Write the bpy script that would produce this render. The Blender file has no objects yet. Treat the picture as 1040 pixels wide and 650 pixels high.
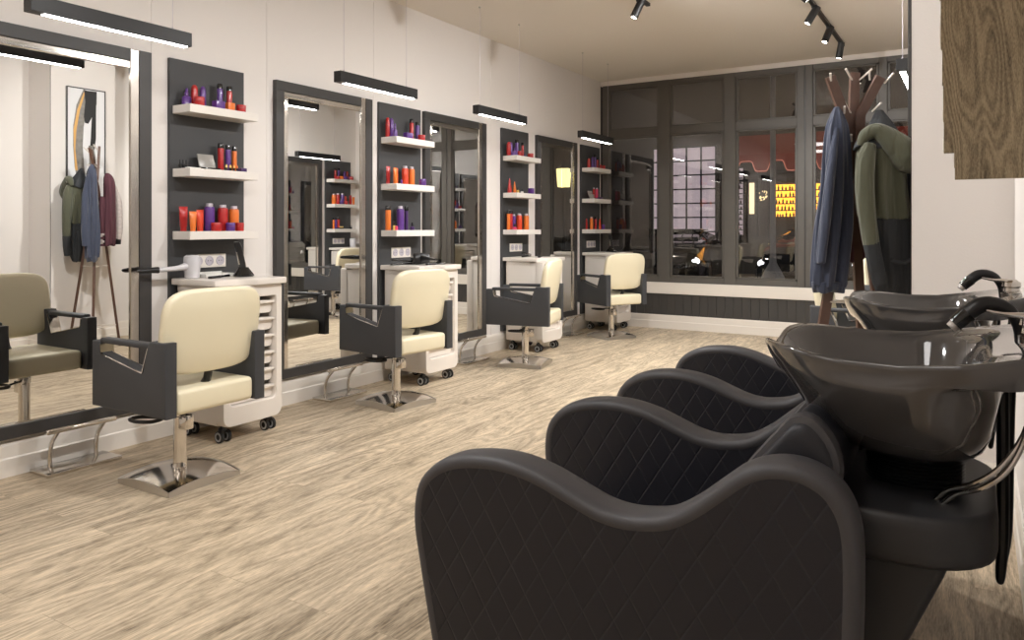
import bpy, bmesh, math, random
from mathutils import Vector, Matrix
random.seed(7)
PI = math.pi
SC = bpy.context.scene
COL = SC.collection
R = math.radians

# ------------------------------------------------------------------ materials
def lin(c):
    return tuple(((v/255.0)/12.92 if v/255.0 <= .04045 else ((v/255.0+.055)/1.055)**2.4) for v in c)
MATS = {}
def mat(name, rgb=(128,128,128), rough=.5, metal=0., noise=0., nscale=20., bump=0., bscale=200., coat=0., emit=0., ecol=None, spec=.5, sheen=0.):
    m = bpy.data.materials.new(name); m.use_nodes = True
    nt = m.node_tree; b = nt.nodes['Principled BSDF']
    col = lin(rgb)
    b.inputs['Base Color'].default_value = (*col, 1)
    b.inputs['Roughness'].default_value = rough
    b.inputs['Metallic'].default_value = metal
    b.inputs['Specular IOR Level'].default_value = spec
    if coat: b.inputs['Coat Weight'].default_value = coat; b.inputs['Coat Roughness'].default_value = .05
    if sheen: b.inputs['Sheen Weight'].default_value = sheen
    tc = None
    if noise or bump:
        tc = nt.nodes.new('ShaderNodeTexCoord')
    if noise:
        n = nt.nodes.new('ShaderNodeTexNoise'); n.inputs['Scale'].default_value = nscale; n.inputs['Detail'].default_value = 4
        nt.links.new(tc.outputs['Object'], n.inputs['Vector'])
        r = nt.nodes.new('ShaderNodeMixRGB'); r.inputs['Color1'].default_value = (*[v*(1-noise) for v in col],1); r.inputs['Color2'].default_value = (*[min(1,v*(1+noise)) for v in col],1)
        nt.links.new(n.outputs['Fac'], r.inputs['Fac']); nt.links.new(r.outputs['Color'], b.inputs['Base Color'])
    if bump:
        n = nt.nodes.new('ShaderNodeTexNoise'); n.inputs['Scale'].default_value = bscale; n.inputs['Detail'].default_value = 3
        nt.links.new(tc.outputs['Object'], n.inputs['Vector'])
        bp = nt.nodes.new('ShaderNodeBump'); bp.inputs['Strength'].default_value = bump; bp.inputs['Distance'].default_value = .002
        nt.links.new(n.outputs['Fac'], bp.inputs['Height']); nt.links.new(bp.outputs['Normal'], b.inputs['Normal'])
    if emit:
        b.inputs['Emission Color'].default_value = (*lin(ecol or rgb), 1); b.inputs['Emission Strength'].default_value = emit
    MATS[name] = m
    return m

def wood(name, dark, light, axis='Y', planks=None, scale=1.0, rough=.45, ring=.09, freq=90, fine=(26,240)):
    """oak: streaks stretched along one axis; optional plank layout (width, length)."""
    m = bpy.data.materials.new(name); m.use_nodes = True
    nt = m.node_tree; b = nt.nodes['Principled BSDF']; N = nt.nodes.new; L = nt.links.new
    tc = N('ShaderNodeTexCoord')
    src = tc.outputs['Object']
    rot = N('ShaderNodeMapping')
    if axis == 'Y': rot.inputs['Rotation'].default_value = (0,0,R(90))     # plank length -> local x
    elif axis == 'Z': rot.inputs['Rotation'].default_value = (0,R(90),0)
    L(src, rot.inputs['Vector'])
    vec = rot.outputs['Vector']
    col_in = None
    if planks:
        w, l = planks
        br = N('ShaderNodeTexBrick'); br.offset = .37; br.offset_frequency = 2
        br.inputs['Scale'].default_value = 1; br.inputs['Brick Width'].default_value = l; br.inputs['Row Height'].default_value = w
        br.inputs['Mortar Size'].default_value = .0012; br.inputs['Mortar Smooth'].default_value = .3
        br.inputs['Color1'].default_value = (0,0,0,1); br.inputs['Color2'].default_value = (1,1,1,1); br.inputs['Mortar'].default_value = (.5,.5,.5,1)
        L(vec, br.inputs['Vector'])
        sh = N('ShaderNodeVectorMath'); sh.operation = 'MULTIPLY_ADD'
        sh.inputs[1].default_value = (7.0, 3.3, 5.0)
        L(br.outputs['Color'], sh.inputs[0]); L(vec, sh.inputs[2]); gvec = sh.outputs[0]
    else:
        gvec = vec
    mp = N('ShaderNodeMapping'); mp.inputs['Scale'].default_value = (1.1*scale, 9*scale, 9*scale); L(gvec, mp.inputs['Vector'])
    n1 = N('ShaderNodeTexNoise'); n1.inputs['Scale'].default_value = 1.0; n1.inputs['Detail'].default_value = 6; n1.inputs['Distortion'].default_value = 1.2; n1.inputs['Roughness'].default_value=.6
    L(mp.outputs['Vector'], n1.inputs['Vector'])
    # cathedral rings
    mp3 = N('ShaderNodeMapping'); mp3.inputs['Scale'].default_value = (.9*scale, 5*scale, 5*scale); L(gvec, mp3.inputs['Vector'])
    n3 = N('ShaderNodeTexNoise'); n3.inputs['Scale'].default_value = 1.0; n3.inputs['Detail'].default_value = 1.5; L(mp3.outputs['Vector'], n3.inputs['Vector'])
    mu = N('ShaderNodeMath'); mu.operation = 'MULTIPLY'; mu.inputs[1].default_value = freq; L(n3.outputs['Fac'], mu.inputs[0])
    si = N('ShaderNodeMath'); si.operation = 'SINE'; L(mu.outputs[0], si.inputs[0])
    mp2 = N('ShaderNodeMapping'); mp2.inputs['Scale'].default_value = (fine[0]*scale, fine[1]*scale, fine[1]*scale); L(gvec, mp2.inputs['Vector'])
    n2 = N('ShaderNodeTexNoise'); n2.inputs['Scale'].default_value = 1.0; n2.inputs['Detail'].default_value = 5; n2.inputs['Distortion'].default_value = .4
    L(mp2.outputs['Vector'], n2.inputs['Vector'])
    a1 = N('ShaderNodeMath'); a1.operation = 'MULTIPLY_ADD'; a1.inputs[1].default_value = ring; L(si.outputs[0], a1.inputs[0]); L(n1.outputs['Fac'], a1.inputs[2])
    a2 = N('ShaderNodeMath'); a2.operation = 'MULTIPLY_ADD'; a2.inputs[1].default_value = .85; L(n2.outputs['Fac'], a2.inputs[0]); L(a1.outputs[0], a2.inputs[2])
    rp = N('ShaderNodeValToRGB'); rp.color_ramp.elements[0].position = 0; rp.color_ramp.elements[1].position = 1
    rp.color_ramp.elements[0].color = (*lin(dark),1); rp.color_ramp.elements[1].color = (*lin(light),1)
    nr = N('ShaderNodeMapRange'); nr.inputs['From Min'].default_value = .50; nr.inputs['From Max'].default_value = 1.32; L(a2.outputs[0], nr.inputs['Value'])
    L(nr.outputs[0], rp.inputs['Fac'])
    out = rp.outputs['Color']
    if planks:
        mr = N('ShaderNodeMapRange'); mr.inputs['To Min'].default_value = .93; mr.inputs['To Max'].default_value = 1.05
        L(br.outputs['Color'], mr.inputs['Value'])
        mx = N('ShaderNodeMixRGB'); mx.blend_type = 'MULTIPLY'; mx.inputs['Fac'].default_value = 1; L(out, mx.inputs['Color1']); L(mr.outputs[0], mx.inputs['Color2'])
        mo = N('ShaderNodeMixRGB'); mo.inputs['Color2'].default_value = (*lin((96,78,56)),1); L(mx.outputs['Color'], mo.inputs['Color1'])
        mf = N('ShaderNodeMath'); mf.operation='MULTIPLY'; mf.inputs[1].default_value=.35; L(br.outputs['Fac'], mf.inputs[0]); L(mf.outputs[0], mo.inputs['Fac']); out = mo.outputs['Color']
    L(out, b.inputs['Base Color'])
    b.inputs['Roughness'].default_value = rough; b.inputs['Specular IOR Level'].default_value = .35
    bp = N('ShaderNodeBump'); bp.inputs['Strength'].default_value = .25; bp.inputs['Distance'].default_value = .002
    L(a2.outputs[0], bp.inputs['Height']); L(bp.outputs['Normal'], b.inputs['Normal'])
    MATS[name] = m
    return m

def quilt(name, rgb, ax=(1,0,0), w=.062, h=.098, rough=.42):
    """leather with stitched diamonds (bump only)"""
    m = mat(name, rgb, rough=rough, bump=.15, bscale=350)
    nt = m.node_tree; b = nt.nodes['Principled BSDF']; N = nt.nodes.new; L = nt.links.new
    tc = N('ShaderNodeTexCoord'); sp = N('ShaderNodeSeparateXYZ'); L(tc.outputs['Object'], sp.inputs[0])
    def M(op, a, b_=None, c_=None):
        n = N('ShaderNodeMath'); n.operation = op
        for i, v in enumerate((a, b_, c_)):
            if v is None: continue
            if isinstance(v, (int, float)): n.inputs[i].default_value = v
            else: L(v, n.inputs[i])
        return n.outputs[0]
    u = M('DIVIDE', sp.outputs[0 if ax[0] else 1], w); v = M('DIVIDE', sp.outputs[2 if ax != (1,1,0) else 1], h)
    d1 = M('PINGPONG', M('ADD', u, v), .5); d2 = M('PINGPONG', M('SUBTRACT', u, v), .5)
    mn = M('MINIMUM', d1, d2)
    st = M('MINIMUM', M('MULTIPLY', mn, 16), 1.0)
    pf = M('POWER', st, .6)
    bp = N('ShaderNodeBump'); bp.inputs['Strength'].default_value = .5; bp.inputs['Distance'].default_value = .003
    L(pf, bp.inputs['Height'])
    old = b.inputs['Normal'].links[0].from_node
    L(bp.outputs['Normal'], old.inputs['Normal'])
    return m

mat('wall', (226,220,215), .85, bump=.35, bscale=130)
mat('ceiling', (232,225,216), .9, bump=.1, bscale=80)
mat('white_trim', (232,225,216), .45)
mat('dark_panel', (62,60,58), .5)
mat('frame_dark', (58,56,55), .42, noise=.08, nscale=6)
mat('window_frame', (88,84,79), .5, noise=.12, nscale=9)
mat('board_dark', (60,60,61), .55)
mat('shelf_white', (228,222,215), .35)
mat('chrome', (215,210,203), .12, 1.)
mat('chrome_trim', (214,209,202), .16, 1., noise=.15, nscale=14)
mat('steel', (200,196,190), .28, 1.)
mat('mirror', (232,232,230), .0, 1.)
mat('cream', (232,222,193), .38, coat=.2, bump=.06, bscale=300)
mat('charcoal', (58,59,62), .5, bump=.1, bscale=400)
mat('black_plastic', (26,26,28), .32)
mat('black_gloss', (16,16,18), .12, coat=.5)
mat('black_matte', (30,30,31), .6)
mat('black_metal', (38,37,37), .4, .3)
mat('rubber', (34,33,33), .7)
mat('grey_wheel', (170,172,174), .4)
mat('trolley_white', (232,224,215), .28, coat=.3)
mat('dryer_grey', (205,203,206), .35, coat=.2)
mat('leather_trim', (72,71,74), .5, bump=.12, bscale=400)
mat('leather_dark', (38,39,45), .45, bump=.15, bscale=300)
quilt('quilt_side', (33,34,42))
mat('unit_plastic', (52,52,54), .4)
mat('basin_gloss', (78,76,75), .07, coat=1.)
mat('led', (255,252,245), .5, emit=34, ecol=(255,251,248))
mat('fill_panel', (255,255,255), .5, emit=5.5, ecol=(255,251,248))
mat('lens', (255,255,255), .3, emit=30, ecol=(255,244,228))
mat('walnut', (88,62,50), .45, noise=.3, nscale=30)
mat('peg', (214,205,196), .3)
mat('blue_cloth', (60,66,84), .95, noise=.1, nscale=60, bump=.6, bscale=300, sheen=.3)
mat('green_cloth', (82,83,66), .9, noise=.06, nscale=40, bump=.3, bscale=250, sheen=.2)
mat('grey_cloth', (48,50,53), .9, noise=.08, nscale=40, bump=.3, bscale=250)
mat('maroon_cloth', (82,46,55), .9, bump=.3, bscale=250)
mat('pale_sleeve', (190,180,176), .8, noise=.35, nscale=45)
def folds(name, sc=(26,26,2.2), dist=.018):
    m = MATS[name]; nt = m.node_tree; b = nt.nodes['Principled BSDF']
    tc = nt.nodes.new('ShaderNodeTexCoord'); mp = nt.nodes.new('ShaderNodeMapping'); mp.inputs['Scale'].default_value = sc
    n = nt.nodes.new('ShaderNodeTexNoise'); n.inputs['Scale'].default_value = 1; n.inputs['Detail'].default_value = 1.5; n.inputs['Distortion'].default_value = .6
    bp = nt.nodes.new('ShaderNodeBump'); bp.inputs['Strength'].default_value = .9; bp.inputs['Distance'].default_value = dist
    nt.links.new(tc.outputs['Object'], mp.inputs[0]); nt.links.new(mp.outputs[0], n.inputs['Vector']); nt.links.new(n.outputs['Fac'], bp.inputs['Height'])
    nt.links.new(bp.outputs['Normal'], b.inputs['Normal'].links[0].from_node.inputs['Normal'])
for c_ in ('blue_cloth','green_cloth','grey_cloth','maroon_cloth'): folds(c_)
mat('glow_pale', (240,236,230), .7)
mat('canvas', (236,236,238), .8)
mat('ink', (22,21,21), .6, noise=.3, nscale=20)
mat('ink_grey', (120,116,110), .7, noise=.45, nscale=30)
mat('ochre', (196,150,84), .7)
wood('oak_floor', (100,86,67), (232,212,183), 'Y', planks=(.19, 1.25), rough=.5)
wood('oak_board', (66,54,39), (186,166,134), 'Z', None, scale=1.25, rough=.6, ring=.11, freq=210, fine=(60,260))
PC = {'red':(176,36,36),'purple':(92,54,132),'violet':(66,38,92),'orange':(226,118,48),'vermilion':(214,70,40),'black':(20,20,22),
      'yellow':(240,200,110),'gold':(214,176,92),'pink':(216,70,110),'white':(230,228,222),'grey':(150,146,140)}
for k, v in PC.items(): mat('p_'+k, v, .28, coat=.4)
mat('p_cap_grey', (190,182,190), .3)
# outdoors
mat('street', (52,50,48), .8, noise=.2, nscale=3)
mat('pavement', (150,140,126), .85, noise=.15, nscale=4)
mat('facade', (62,58,56), .8, noise=.1, nscale=2)
mat('facade_lower', (70,68,64), .7)
mat('awning_red', (165,74,62), .8)
mat('curtain_lit', (205,192,200), .8, emit=.55, ecol=(205,188,196), noise=.18, nscale=3)
mat('amber_lit', (250,170,60), .6, emit=3.2, ecol=(255,168,52))
mat('bright_lit', (235,210,160), .6, emit=1.5, ecol=(255,232,180))
mat('neon_pink', (235,150,130), .5, emit=.5, ecol=(235,140,115))
mat('lantern_lit', (255,246,170), .5, emit=2.2, ecol=(255,240,160))
mat('headlight', (255,255,255), .3, emit=2.5, ecol=(250,250,255))
mat('car_paint', (14,15,16), .12, coat=1.)
mat('car_glass', (10,11,12), .03, coat=.5)
mat('pole_paint', (186,192,200), .5)
mat('bottle_dark', (70,45,25), .2)

def glass_mat():
    m = bpy.data.materials.new('pane_glass'); m.use_nodes = True; nt = m.node_tree
    for n in list(nt.nodes): nt.nodes.remove(n)
    N = nt.nodes.new; L = nt.links.new
    o = N('ShaderNodeOutputMaterial'); mx = N('ShaderNodeMixShader'); t = N('ShaderNodeBsdfTransparent'); g = N('ShaderNodeBsdfGlossy')
    g.inputs['Roughness'].default_value = 0.0; g.inputs['Color'].default_value = (1,1,1,1)
    t.inputs['Color'].default_value = (.9,.9,.9,1)
    f = N('ShaderNodeFresnel'); f.inputs['IOR'].default_value = 1.9
    mr = N('ShaderNodeMath'); mr.operation = 'MULTIPLY'; mr.inputs[1].default_value = .85
    L(f.outputs[0], mr.inputs[0]); L(mr.outputs[0], mx.inputs[0]); L(t.outputs[0], mx.inputs[1]); L(g.outputs[0], mx.inputs[2]); L(mx.outputs[0], o.inputs[0])
    MATS['glass'] = m
glass_mat()

# ------------------------------------------------------------------ mesh builder
class B:
    def __init__(s): s.bm = bmesh.new()
    def _merge(s, t, M=None):
        if M is not None: bmesh.ops.transform(t, matrix=M, verts=t.verts)
        me = bpy.data.meshes.new('tmp'); t.to_mesh(me); t.free(); s.bm.from_mesh(me); bpy.data.meshes.remove(me); return s
    def box(s, x0, x1, y0, y1, z0, z1, bev=0, seg=2, M=None):
        t = bmesh.new(); bmesh.ops.create_cube(t, size=1)
        for v in t.verts: v.co = Vector(((x0+x1)/2 + v.co.x*(x1-x0), (y0+y1)/2 + v.co.y*(y1-y0), (z0+z1)/2 + v.co.z*(z1-z0)))
        if bev: bmesh.ops.bevel(t, geom=list(t.edges), offset=bev, segments=seg, affect='EDGES', profile=.5)
        return s._merge(t, M)
    def prism(s, pts, axis, d0, d1, bev=0, seg=2, M=None):
        """polygon pts (a,b) extruded along axis: 'x' -> (d,a,b) ; 'y' -> (a,d,b) ; 'z' -> (a,b,d)"""
        t = bmesh.new()
        f3 = {'x': lambda a,b,d:(d,a,b), 'y': lambda a,b,d:(a,d,b), 'z': lambda a,b,d:(a,b,d)}[axis]
        v0 = [t.verts.new(f3(a,b,d0)) for a,b in pts]; v1 = [t.verts.new(f3(a,b,d1)) for a,b in pts]
        n = len(pts)
        t.faces.new(v0); t.faces.new(v1[::-1])
        for i in range(n): t.faces.new((v0[i], v1[i], v1[(i+1)%n], v0[(i+1)%n]))
        bmesh.ops.recalc_face_normals(t, faces=t.faces)
        if bev:
            ed = [e for e in t.edges if (e.verts[0] in v0) == (e.verts[1] in v0)]
            bmesh.ops.bevel(t, geom=ed, offset=bev, segments=seg, affect='EDGES', profile=.5)
        return s._merge(t, M)
    def loft(s, rings, cap0=True, cap1=True, closed=True, M=None):
        t = bmesh.new(); vr = [[t.verts.new(p) for p in r] for r in rings]
        for a, b in zip(vr, vr[1:]):
            n = len(a)
            for i in range(n if closed else n-1):
                j = (i+1) % n
                try: t.faces.new((a[i], a[j], b[j], b[i]))
                except ValueError: pass
        if cap0 and closed: t.faces.new(vr[0][::-1])
        if cap1 and closed: t.faces.new(vr[-1])
        bmesh.ops.remove_doubles(t, verts=t.verts, dist=1e-6)
        bmesh.ops.recalc_face_normals(t, faces=t.faces)
        return s._merge(t, M)
    def lathe(s, prof, seg=20, o=(0,0,0), sx=1, sy=1, M=None):
        rings = [[(o[0]+r*sx*math.cos(2*PI*i/seg), o[1]+r*sy*math.sin(2*PI*i/seg), o[2]+z) for i in range(seg)] for r, z in [(max(r,1e-5),z) for r,z in prof]]
        return s.loft(rings, M=M)
    def tube(s, path, r, seg=8, sub=0, flat=1.0, M=None):
        P = [Vector(p) for p in path]
        rad = list(r) if isinstance(r, (list, tuple)) else [r]*len(P)
        if sub:
            Q, RR = [], []
            for i in range(len(P)-1):
                p0 = P[max(i-1,0)]; p1 = P[i]; p2 = P[i+1]; p3 = P[min(i+2,len(P)-1)]
                for k in range(sub):
                    u = k/sub
                    Q.append(.5*((2*p1)+(-p0+p2)*u+(2*p0-5*p1+4*p2-p3)*u*u+(-p0+3*p1-3*p2+p3)*u**3)); RR.append(rad[i]*(1-u)+rad[i+1]*u)
            Q.append(P[-1]); RR.append(rad[-1]); P, rad = Q, RR
        rings = []; T = (P[1]-P[0]).normalized()
        up = Vector((0,0,1)) if abs(T.z) < .9 else Vector((1,0,0))
        nrm = (up - T*up.dot(T)).normalized()
        for i, p in enumerate(P):
            Tn = (P[min(i+1,len(P)-1)] - P[max(i-1,0)]).normalized()
            nrm = (nrm - Tn*nrm.dot(Tn)).normalized(); bi = Tn.cross(nrm)
            rings.append([p + (nrm*math.cos(2*PI*k/seg)*flat + bi*math.sin(2*PI*k/seg))*rad[i] for k in range(seg)])
        return s.loft(rings, M=M)
    def cyl(s, p0, p1, r0, r1=None, seg=16): return s.tube([p0, p1], [r0, r0 if r1 is None else r1], seg=seg)
    def ell(s, c, rx, ry, rz, seg=18, M=None):
        n = 10
        return s.lathe([(math.sin(PI*i/n), -math.cos(PI*i/n)*rz) for i in range(n+1)], seg, c, rx, ry, M=M)
    def grid(s, f, nu, nv, closed_u=False, M=None):
        t = bmesh.new(); vs = [[t.verts.new(f(i/(nu if closed_u else nu-1), j/(nv-1))) for i in range(nu)] for j in range(nv)]
        for j in range(nv-1):
            for i in range(nu if closed_u else nu-1):
                k = (i+1) % nu; t.faces.new((vs[j][i], vs[j][k], vs[j+1][k], vs[j+1][i]))
        bmesh.ops.recalc_face_normals(t, faces=t.faces)
        return s._merge(t, M)
    def obj(s, name, m, parent=None, loc=None, smooth=35, rot=None):
        me = bpy.data.meshes.new(name); bmesh.ops.recalc_face_normals(s.bm, faces=s.bm.faces); s.bm.to_mesh(me); s.bm.free()
        me.materials.append(MATS[m] if isinstance(m, str) else m)
        if smooth:
            for p in me.polygons: p.use_smooth = True
            me.set_sharp_from_angle(angle=R(smooth))
        o = bpy.data.objects.new(name, me); COL.objects.link(o)
        if parent: o.parent = parent
        if loc: o.location = loc
        if rot: o.rotation_euler = rot
        return o

def tag(o, label, cat, group=None, kind=None):
    o['label'] = label; o['category'] = cat
    if group: o['group'] = group
    if kind: o['kind'] = kind
    return o
def thing(name, label, cat, loc=(0,0,0), rz=0, group=None):
    o = bpy.data.objects.new(name, None); COL.objects.link(o); o.location = loc; o.rotation_euler = (0,0,rz); o.empty_display_size = .1
    return tag(o, label, cat, group)
def struct(o):
    o['kind'] = 'structure'; return o
def kids(o): return [c for c in bpy.data.objects if c.parent == o]
def dup(o, loc=None, rz=None, label=None, parent=None, group=None):
    c = o.copy(); COL.objects.link(c); c.parent = parent
    for ch in kids(o): dup(ch, parent=c)
    if parent is None:
        if loc is not None: c.location = loc
        if rz is not None: c.rotation_euler = (0,0,rz)
        if label: c['label'] = label
        if group: c['group'] = group
    return c
def solidify_bevel(o, w, seg=3):
    md = o.modifiers.new('bevel', 'BEVEL'); md.width = w; md.segments = seg; md.limit_method = 'ANGLE'; md.angle_limit = R(40)
    return o
def subsurf(o, n=1):
    md = o.modifiers.new('sub', 'SUBSURF'); md.levels = n; md.render_levels = n; return o

# ------------------------------------------------------------------ room shell
XL, XR, YW, YB, ZC = -3.98, .148, 8.64, -2.2, 3.01
struct(B().box(XL-.1, XR+.1, YB-.1, YW+.12, -.08, 0).obj('floor', 'oak_floor', smooth=0))
struct(B().box(XL-.1, XR+.1, YB-.1, YW+.12, ZC, ZC+.08).obj('ceiling', 'ceiling', smooth=0))
b = B()
seams = [-1.4, -.35, .70, 1.76, 2.6, 3.42, 4.46, 6.13, 7.98, YW]
y0 = YB
for y1 in seams:      # plasterboard sheets with a hairline joint
    b.box(XL-.1, XL, y0+.0012, y1-.0012, 0, ZC); y0 = y1
b.box(XL-.1, XL-.004, YB, YW, 0, ZC)
struct(b.obj('wall_left', 'wall', smooth=0))
struct(B().box(XR, XR+.1, YB, YW, 0, ZC).obj('wall_right', 'wall', smooth=0))
struct(B().box(XL-.1, XR+.1, YB-.1, YB, 0, ZC).obj('wall_back', 'wall', smooth=0))
struct(B().box(-.25, XR, 3.95, 4.6, 0, ZC).obj('wall_pier', 'wall', smooth=0))
# wall around the shop window
b = B()
b.box(XL, XR, YW, YW+.14, 2.955, ZC); b.box(XL, XR, YW+.004, YW+.14, 0, .54); b.box(-.18, XR, YW, YW+.14, .54, 2.955)
struct(b.obj('wall_front', 'wall', smooth=0))
def base_profile(h=.165): return [(0,0),(.018,0),(.018,h*.52),(.013,h*.56),(.013,h*.9),(.008,h),(0,h)]
struct(B().prism([(XL+a, z) for a, z in base_profile()], 'y', YB, YW-.001).obj('baseboard_left', 'white_trim', smooth=0))
struct(B().prism([(YW-a, z) for a, z in base_profile()], 'x', XL, XR).obj('baseboard_front', 'white_trim', smooth=0))
b = B(); b.prism([(3.95-a, z) for a, z in base_profile()], 'x', -.268, XR); b.prism([(-.25-a, z) for a, z in base_profile()], 'y', 3.935, 4.6)
struct(b.obj('baseboard_pier', 'white_trim', smooth=0))
b = B(); b.prism([(XR-a, z) for a, z in base_profile()], 'y', YB, 3.94); b.prism([(XR-a, z) for a, z in base_profile()], 'y', 4.6, YW-.02)
struct(b.obj('baseboard_right', 'white_trim', smooth=0))
struct(B().box(-.252, -.249, 3.949, 3.953, .165, ZC, 0).obj('trim_1', 'frame_dark', smooth=0))
# window bench: sill and dark tongue-and-groove apron
struct(B().box(XL, XR, YW-.035, YW+.02, .415, .548, .004).obj('trim_2', 'white_trim', smooth=0))
b = B(); x = XL
while x < XR-.02:
    b.box(x+.002, min(x+.095, XR), YW-.012, YW+.01, .165, .415, .002, 1); x += .097
b.box(XL, XR, YW-.006, YW+.003, .165, .415)
struct(b.obj('trim_3', 'dark_panel', smooth=0))

def win(name, x0, x1, mull, ztrans=(2.30, 2.395)):
    z0, z1 = .545, 2.955
    fr = B()
    def bar(a0, a1, c0, c1, vert):
        fr.box(a0, a1, YW, YW+.075, c0, c1, .004, 1)
    st = [(x0, x0+.075)] + mull + [(x1-.075, x1)]
    for a, c in st: bar(a, c, z0, z1, True)
    panes = []
    for (a0, a1), (c0, c1) in zip(st, st[1:]):
        for q0, q1 in ((z0+.07, ztrans[0]), (ztrans[1], z1-.055)):
            # sash with inner bead
            fr.box(a1-.002, c0+.002, YW+.006, YW+.07, q0-.07 if q0 < 1 else q0-.095, q0, .003, 1)
            fr.box(a1-.002, c0+.002, YW+.006, YW+.07, q1, q1+.055 if q1 > 2.6 else q1+.004, .003, 1)
            w = .026
            fr.box(a1, a1+w, YW+.014, YW+.055, q0, q1, .004, 1); fr.box(c0-w, c0, YW+.014, YW+.055, q0, q1, .004, 1)
            fr.box(a1, c0, YW+.014, YW+.055, q0, q0+w*.8, .004, 1); fr.box(a1, c0, YW+.014, YW+.055, q1-w*.8, q1, .004, 1)
            panes.append((a1+w, c0-w, q0+w*.8, q1-w*.8))
    o = struct(fr.obj(name, 'window_frame', smooth=0))
    for p in panes: B().box(p[0], p[1], YW+.03, YW+.031, p[2], p[3]).obj('glass', 'glass', o, smooth=0)
win('window_1', -3.955, -1.572, [(-3.225,-3.085), (-2.445,-2.31)])
win('window_2', -1.560, -.18, [(-.845,-.765)])
struct(B().box(-1.574, -1.558, YW+.004, YW+.1, .545, 2.955).obj('trim_4', 'frame_dark', smooth=0))

# ------------------------------------------------------------------ camera
cam = bpy.data.cameras.new('camera'); co = bpy.data.objects.new('camera', cam); COL.objects.link(co)
co.location = (0, 0, 1.2); co.rotation_euler = (R(90), 0, math.atan(470/770)); cam.sensor_width = 36; cam.lens = 770/1040*36
cam.shift_y = -94/1040; cam.clip_start = .02; SC.camera = co
# ------------------------------------------------------------------ stations
WHERE = ['nearest the camera', 'second from the camera', 'third from the camera', 'nearest the window']
ORD = ['first', 'second', 'third', 'fourth']

def make_mirror(label, loc, rz):
    # local: wall plane x=0, room is +x, y along wall 0...94
    t = thing('wall_mirror', label, 'mirror', loc, rz, 'dark framed wall mirrors')
    z0, z1 = .185, 2.18; W = .94
    B().box(.001, .022, .05, W-.05, z0+.04, z1-.05).obj('glass', 'mirror', t, smooth=0)
    B().box(0, .036, 0, .068, z0, z1-.066, .002).obj('frame_stile', 'frame_dark', t, smooth=0)
    B().box(0, .036, W-.072, W, z0, z1, .002).obj('frame_stile', 'frame_dark', t, smooth=0)
    B().box(0, .036, 0, W-.124, z1-.066, z1, .002).obj('frame_rail', 'frame_dark', t, smooth=0)
    B().box(0, .036, .068, W-.072, z0, z0+.062, .002).obj('frame_rail', 'frame_dark', t, smooth=0)
    B().box(0, .032, W-.124, W-.072, z0+.062, z1, .004).obj('chrome_strip', 'chrome_trim', t, smooth=0)
    B().box(0, .032, .068, .104, z0+.062, z1-.108, .004).obj('chrome_strip', 'chrome_trim', t, smooth=0)
    B().box(0, .030, .068, W-.124, z1-.108, z1-.067, .004).obj('chrome_strip', 'chrome_trim', t, smooth=0)
    return t
MY = [1.640, 3.470, 5.062, 6.985]
mlab = ['dark framed wall mirror at the left edge, reflecting the coat stand', 'dark framed wall mirror between the first and second shelf panels',
        'dark framed wall mirror between the second and third shelf panels', 'dark framed wall mirror nearest the window, showing a yellow lantern']
m0 = make_mirror(mlab[0], (XL, MY[0], 0), 0)
for k in (1,2,3): dup(m0, (XL, MY[k], 0), 0, mlab[k])
# opposite wall stations face -X
dup(m0, (XR, 5.97, 0), PI, 'dark framed mirror on the opposite wall, seen reflected beside the pier')
dup(m0, (XR, 7.90, 0), PI, 'dark framed mirror on the opposite wall near the window, seen reflected in the second mirror')

def make_unit(label, loc, rz):
    t = thing('shelf_panel', label, 'shelf unit', loc, rz, 'charcoal shelf panels')
    B().box(0, .022, 0, .52, .18, 2.18, .002).obj('back_panel', 'board_dark', t, smooth=0)
    for z in (1.178, 1.54, 1.905): B().box(.022, .182, .018, .50, z-.048, z, .003).obj('shelf', 'shelf_white', t, smooth=0)
    s = B().box(.022, .030, .140, .378, .958, 1.04, .003).obj('socket_plate', 'white_trim', t, smooth=0)
    for k in range(3):
        y = .182+k*.077
        B().loft([[(xx, y+r*math.cos(a*PI/10), .999+r*math.sin(a*PI/10)) for a in range(20)] for xx, r in ((.030,.029),(.0335,.029),(.0335,.024),(.0310,.021),(.0310,.001))]).obj('socket', 'p_cap_grey', s)
        for dy in (-.009,.009): B().cyl((.0305,y+dy,.999),(.0318,y+dy,.999),.003,seg=8).obj('socket_hole','black_matte',s)
    return t
PY = [2.70, 4.50, 6.295, 8.05]
u0 = make_unit('charcoal shelf panel with three white shelves, nearest the camera', (XL, PY[0], 0), 0)
for k, w in ((1, 'second from the camera'), (2, 'third from the camera'), (3, 'beside the shop window')):
    dup(u0, (XL, PY[k], 0), 0, 'charcoal shelf panel with three white shelves, %s' % w)
dup(u0, (XR, 6.55, 0), PI, 'charcoal shelf panel on the opposite wall, first beyond the pier, seen in reflection')
dup(u0, (XR, 8.50, 0), PI, 'charcoal shelf panel on the opposite wall near the window, seen in the second mirror')

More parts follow.
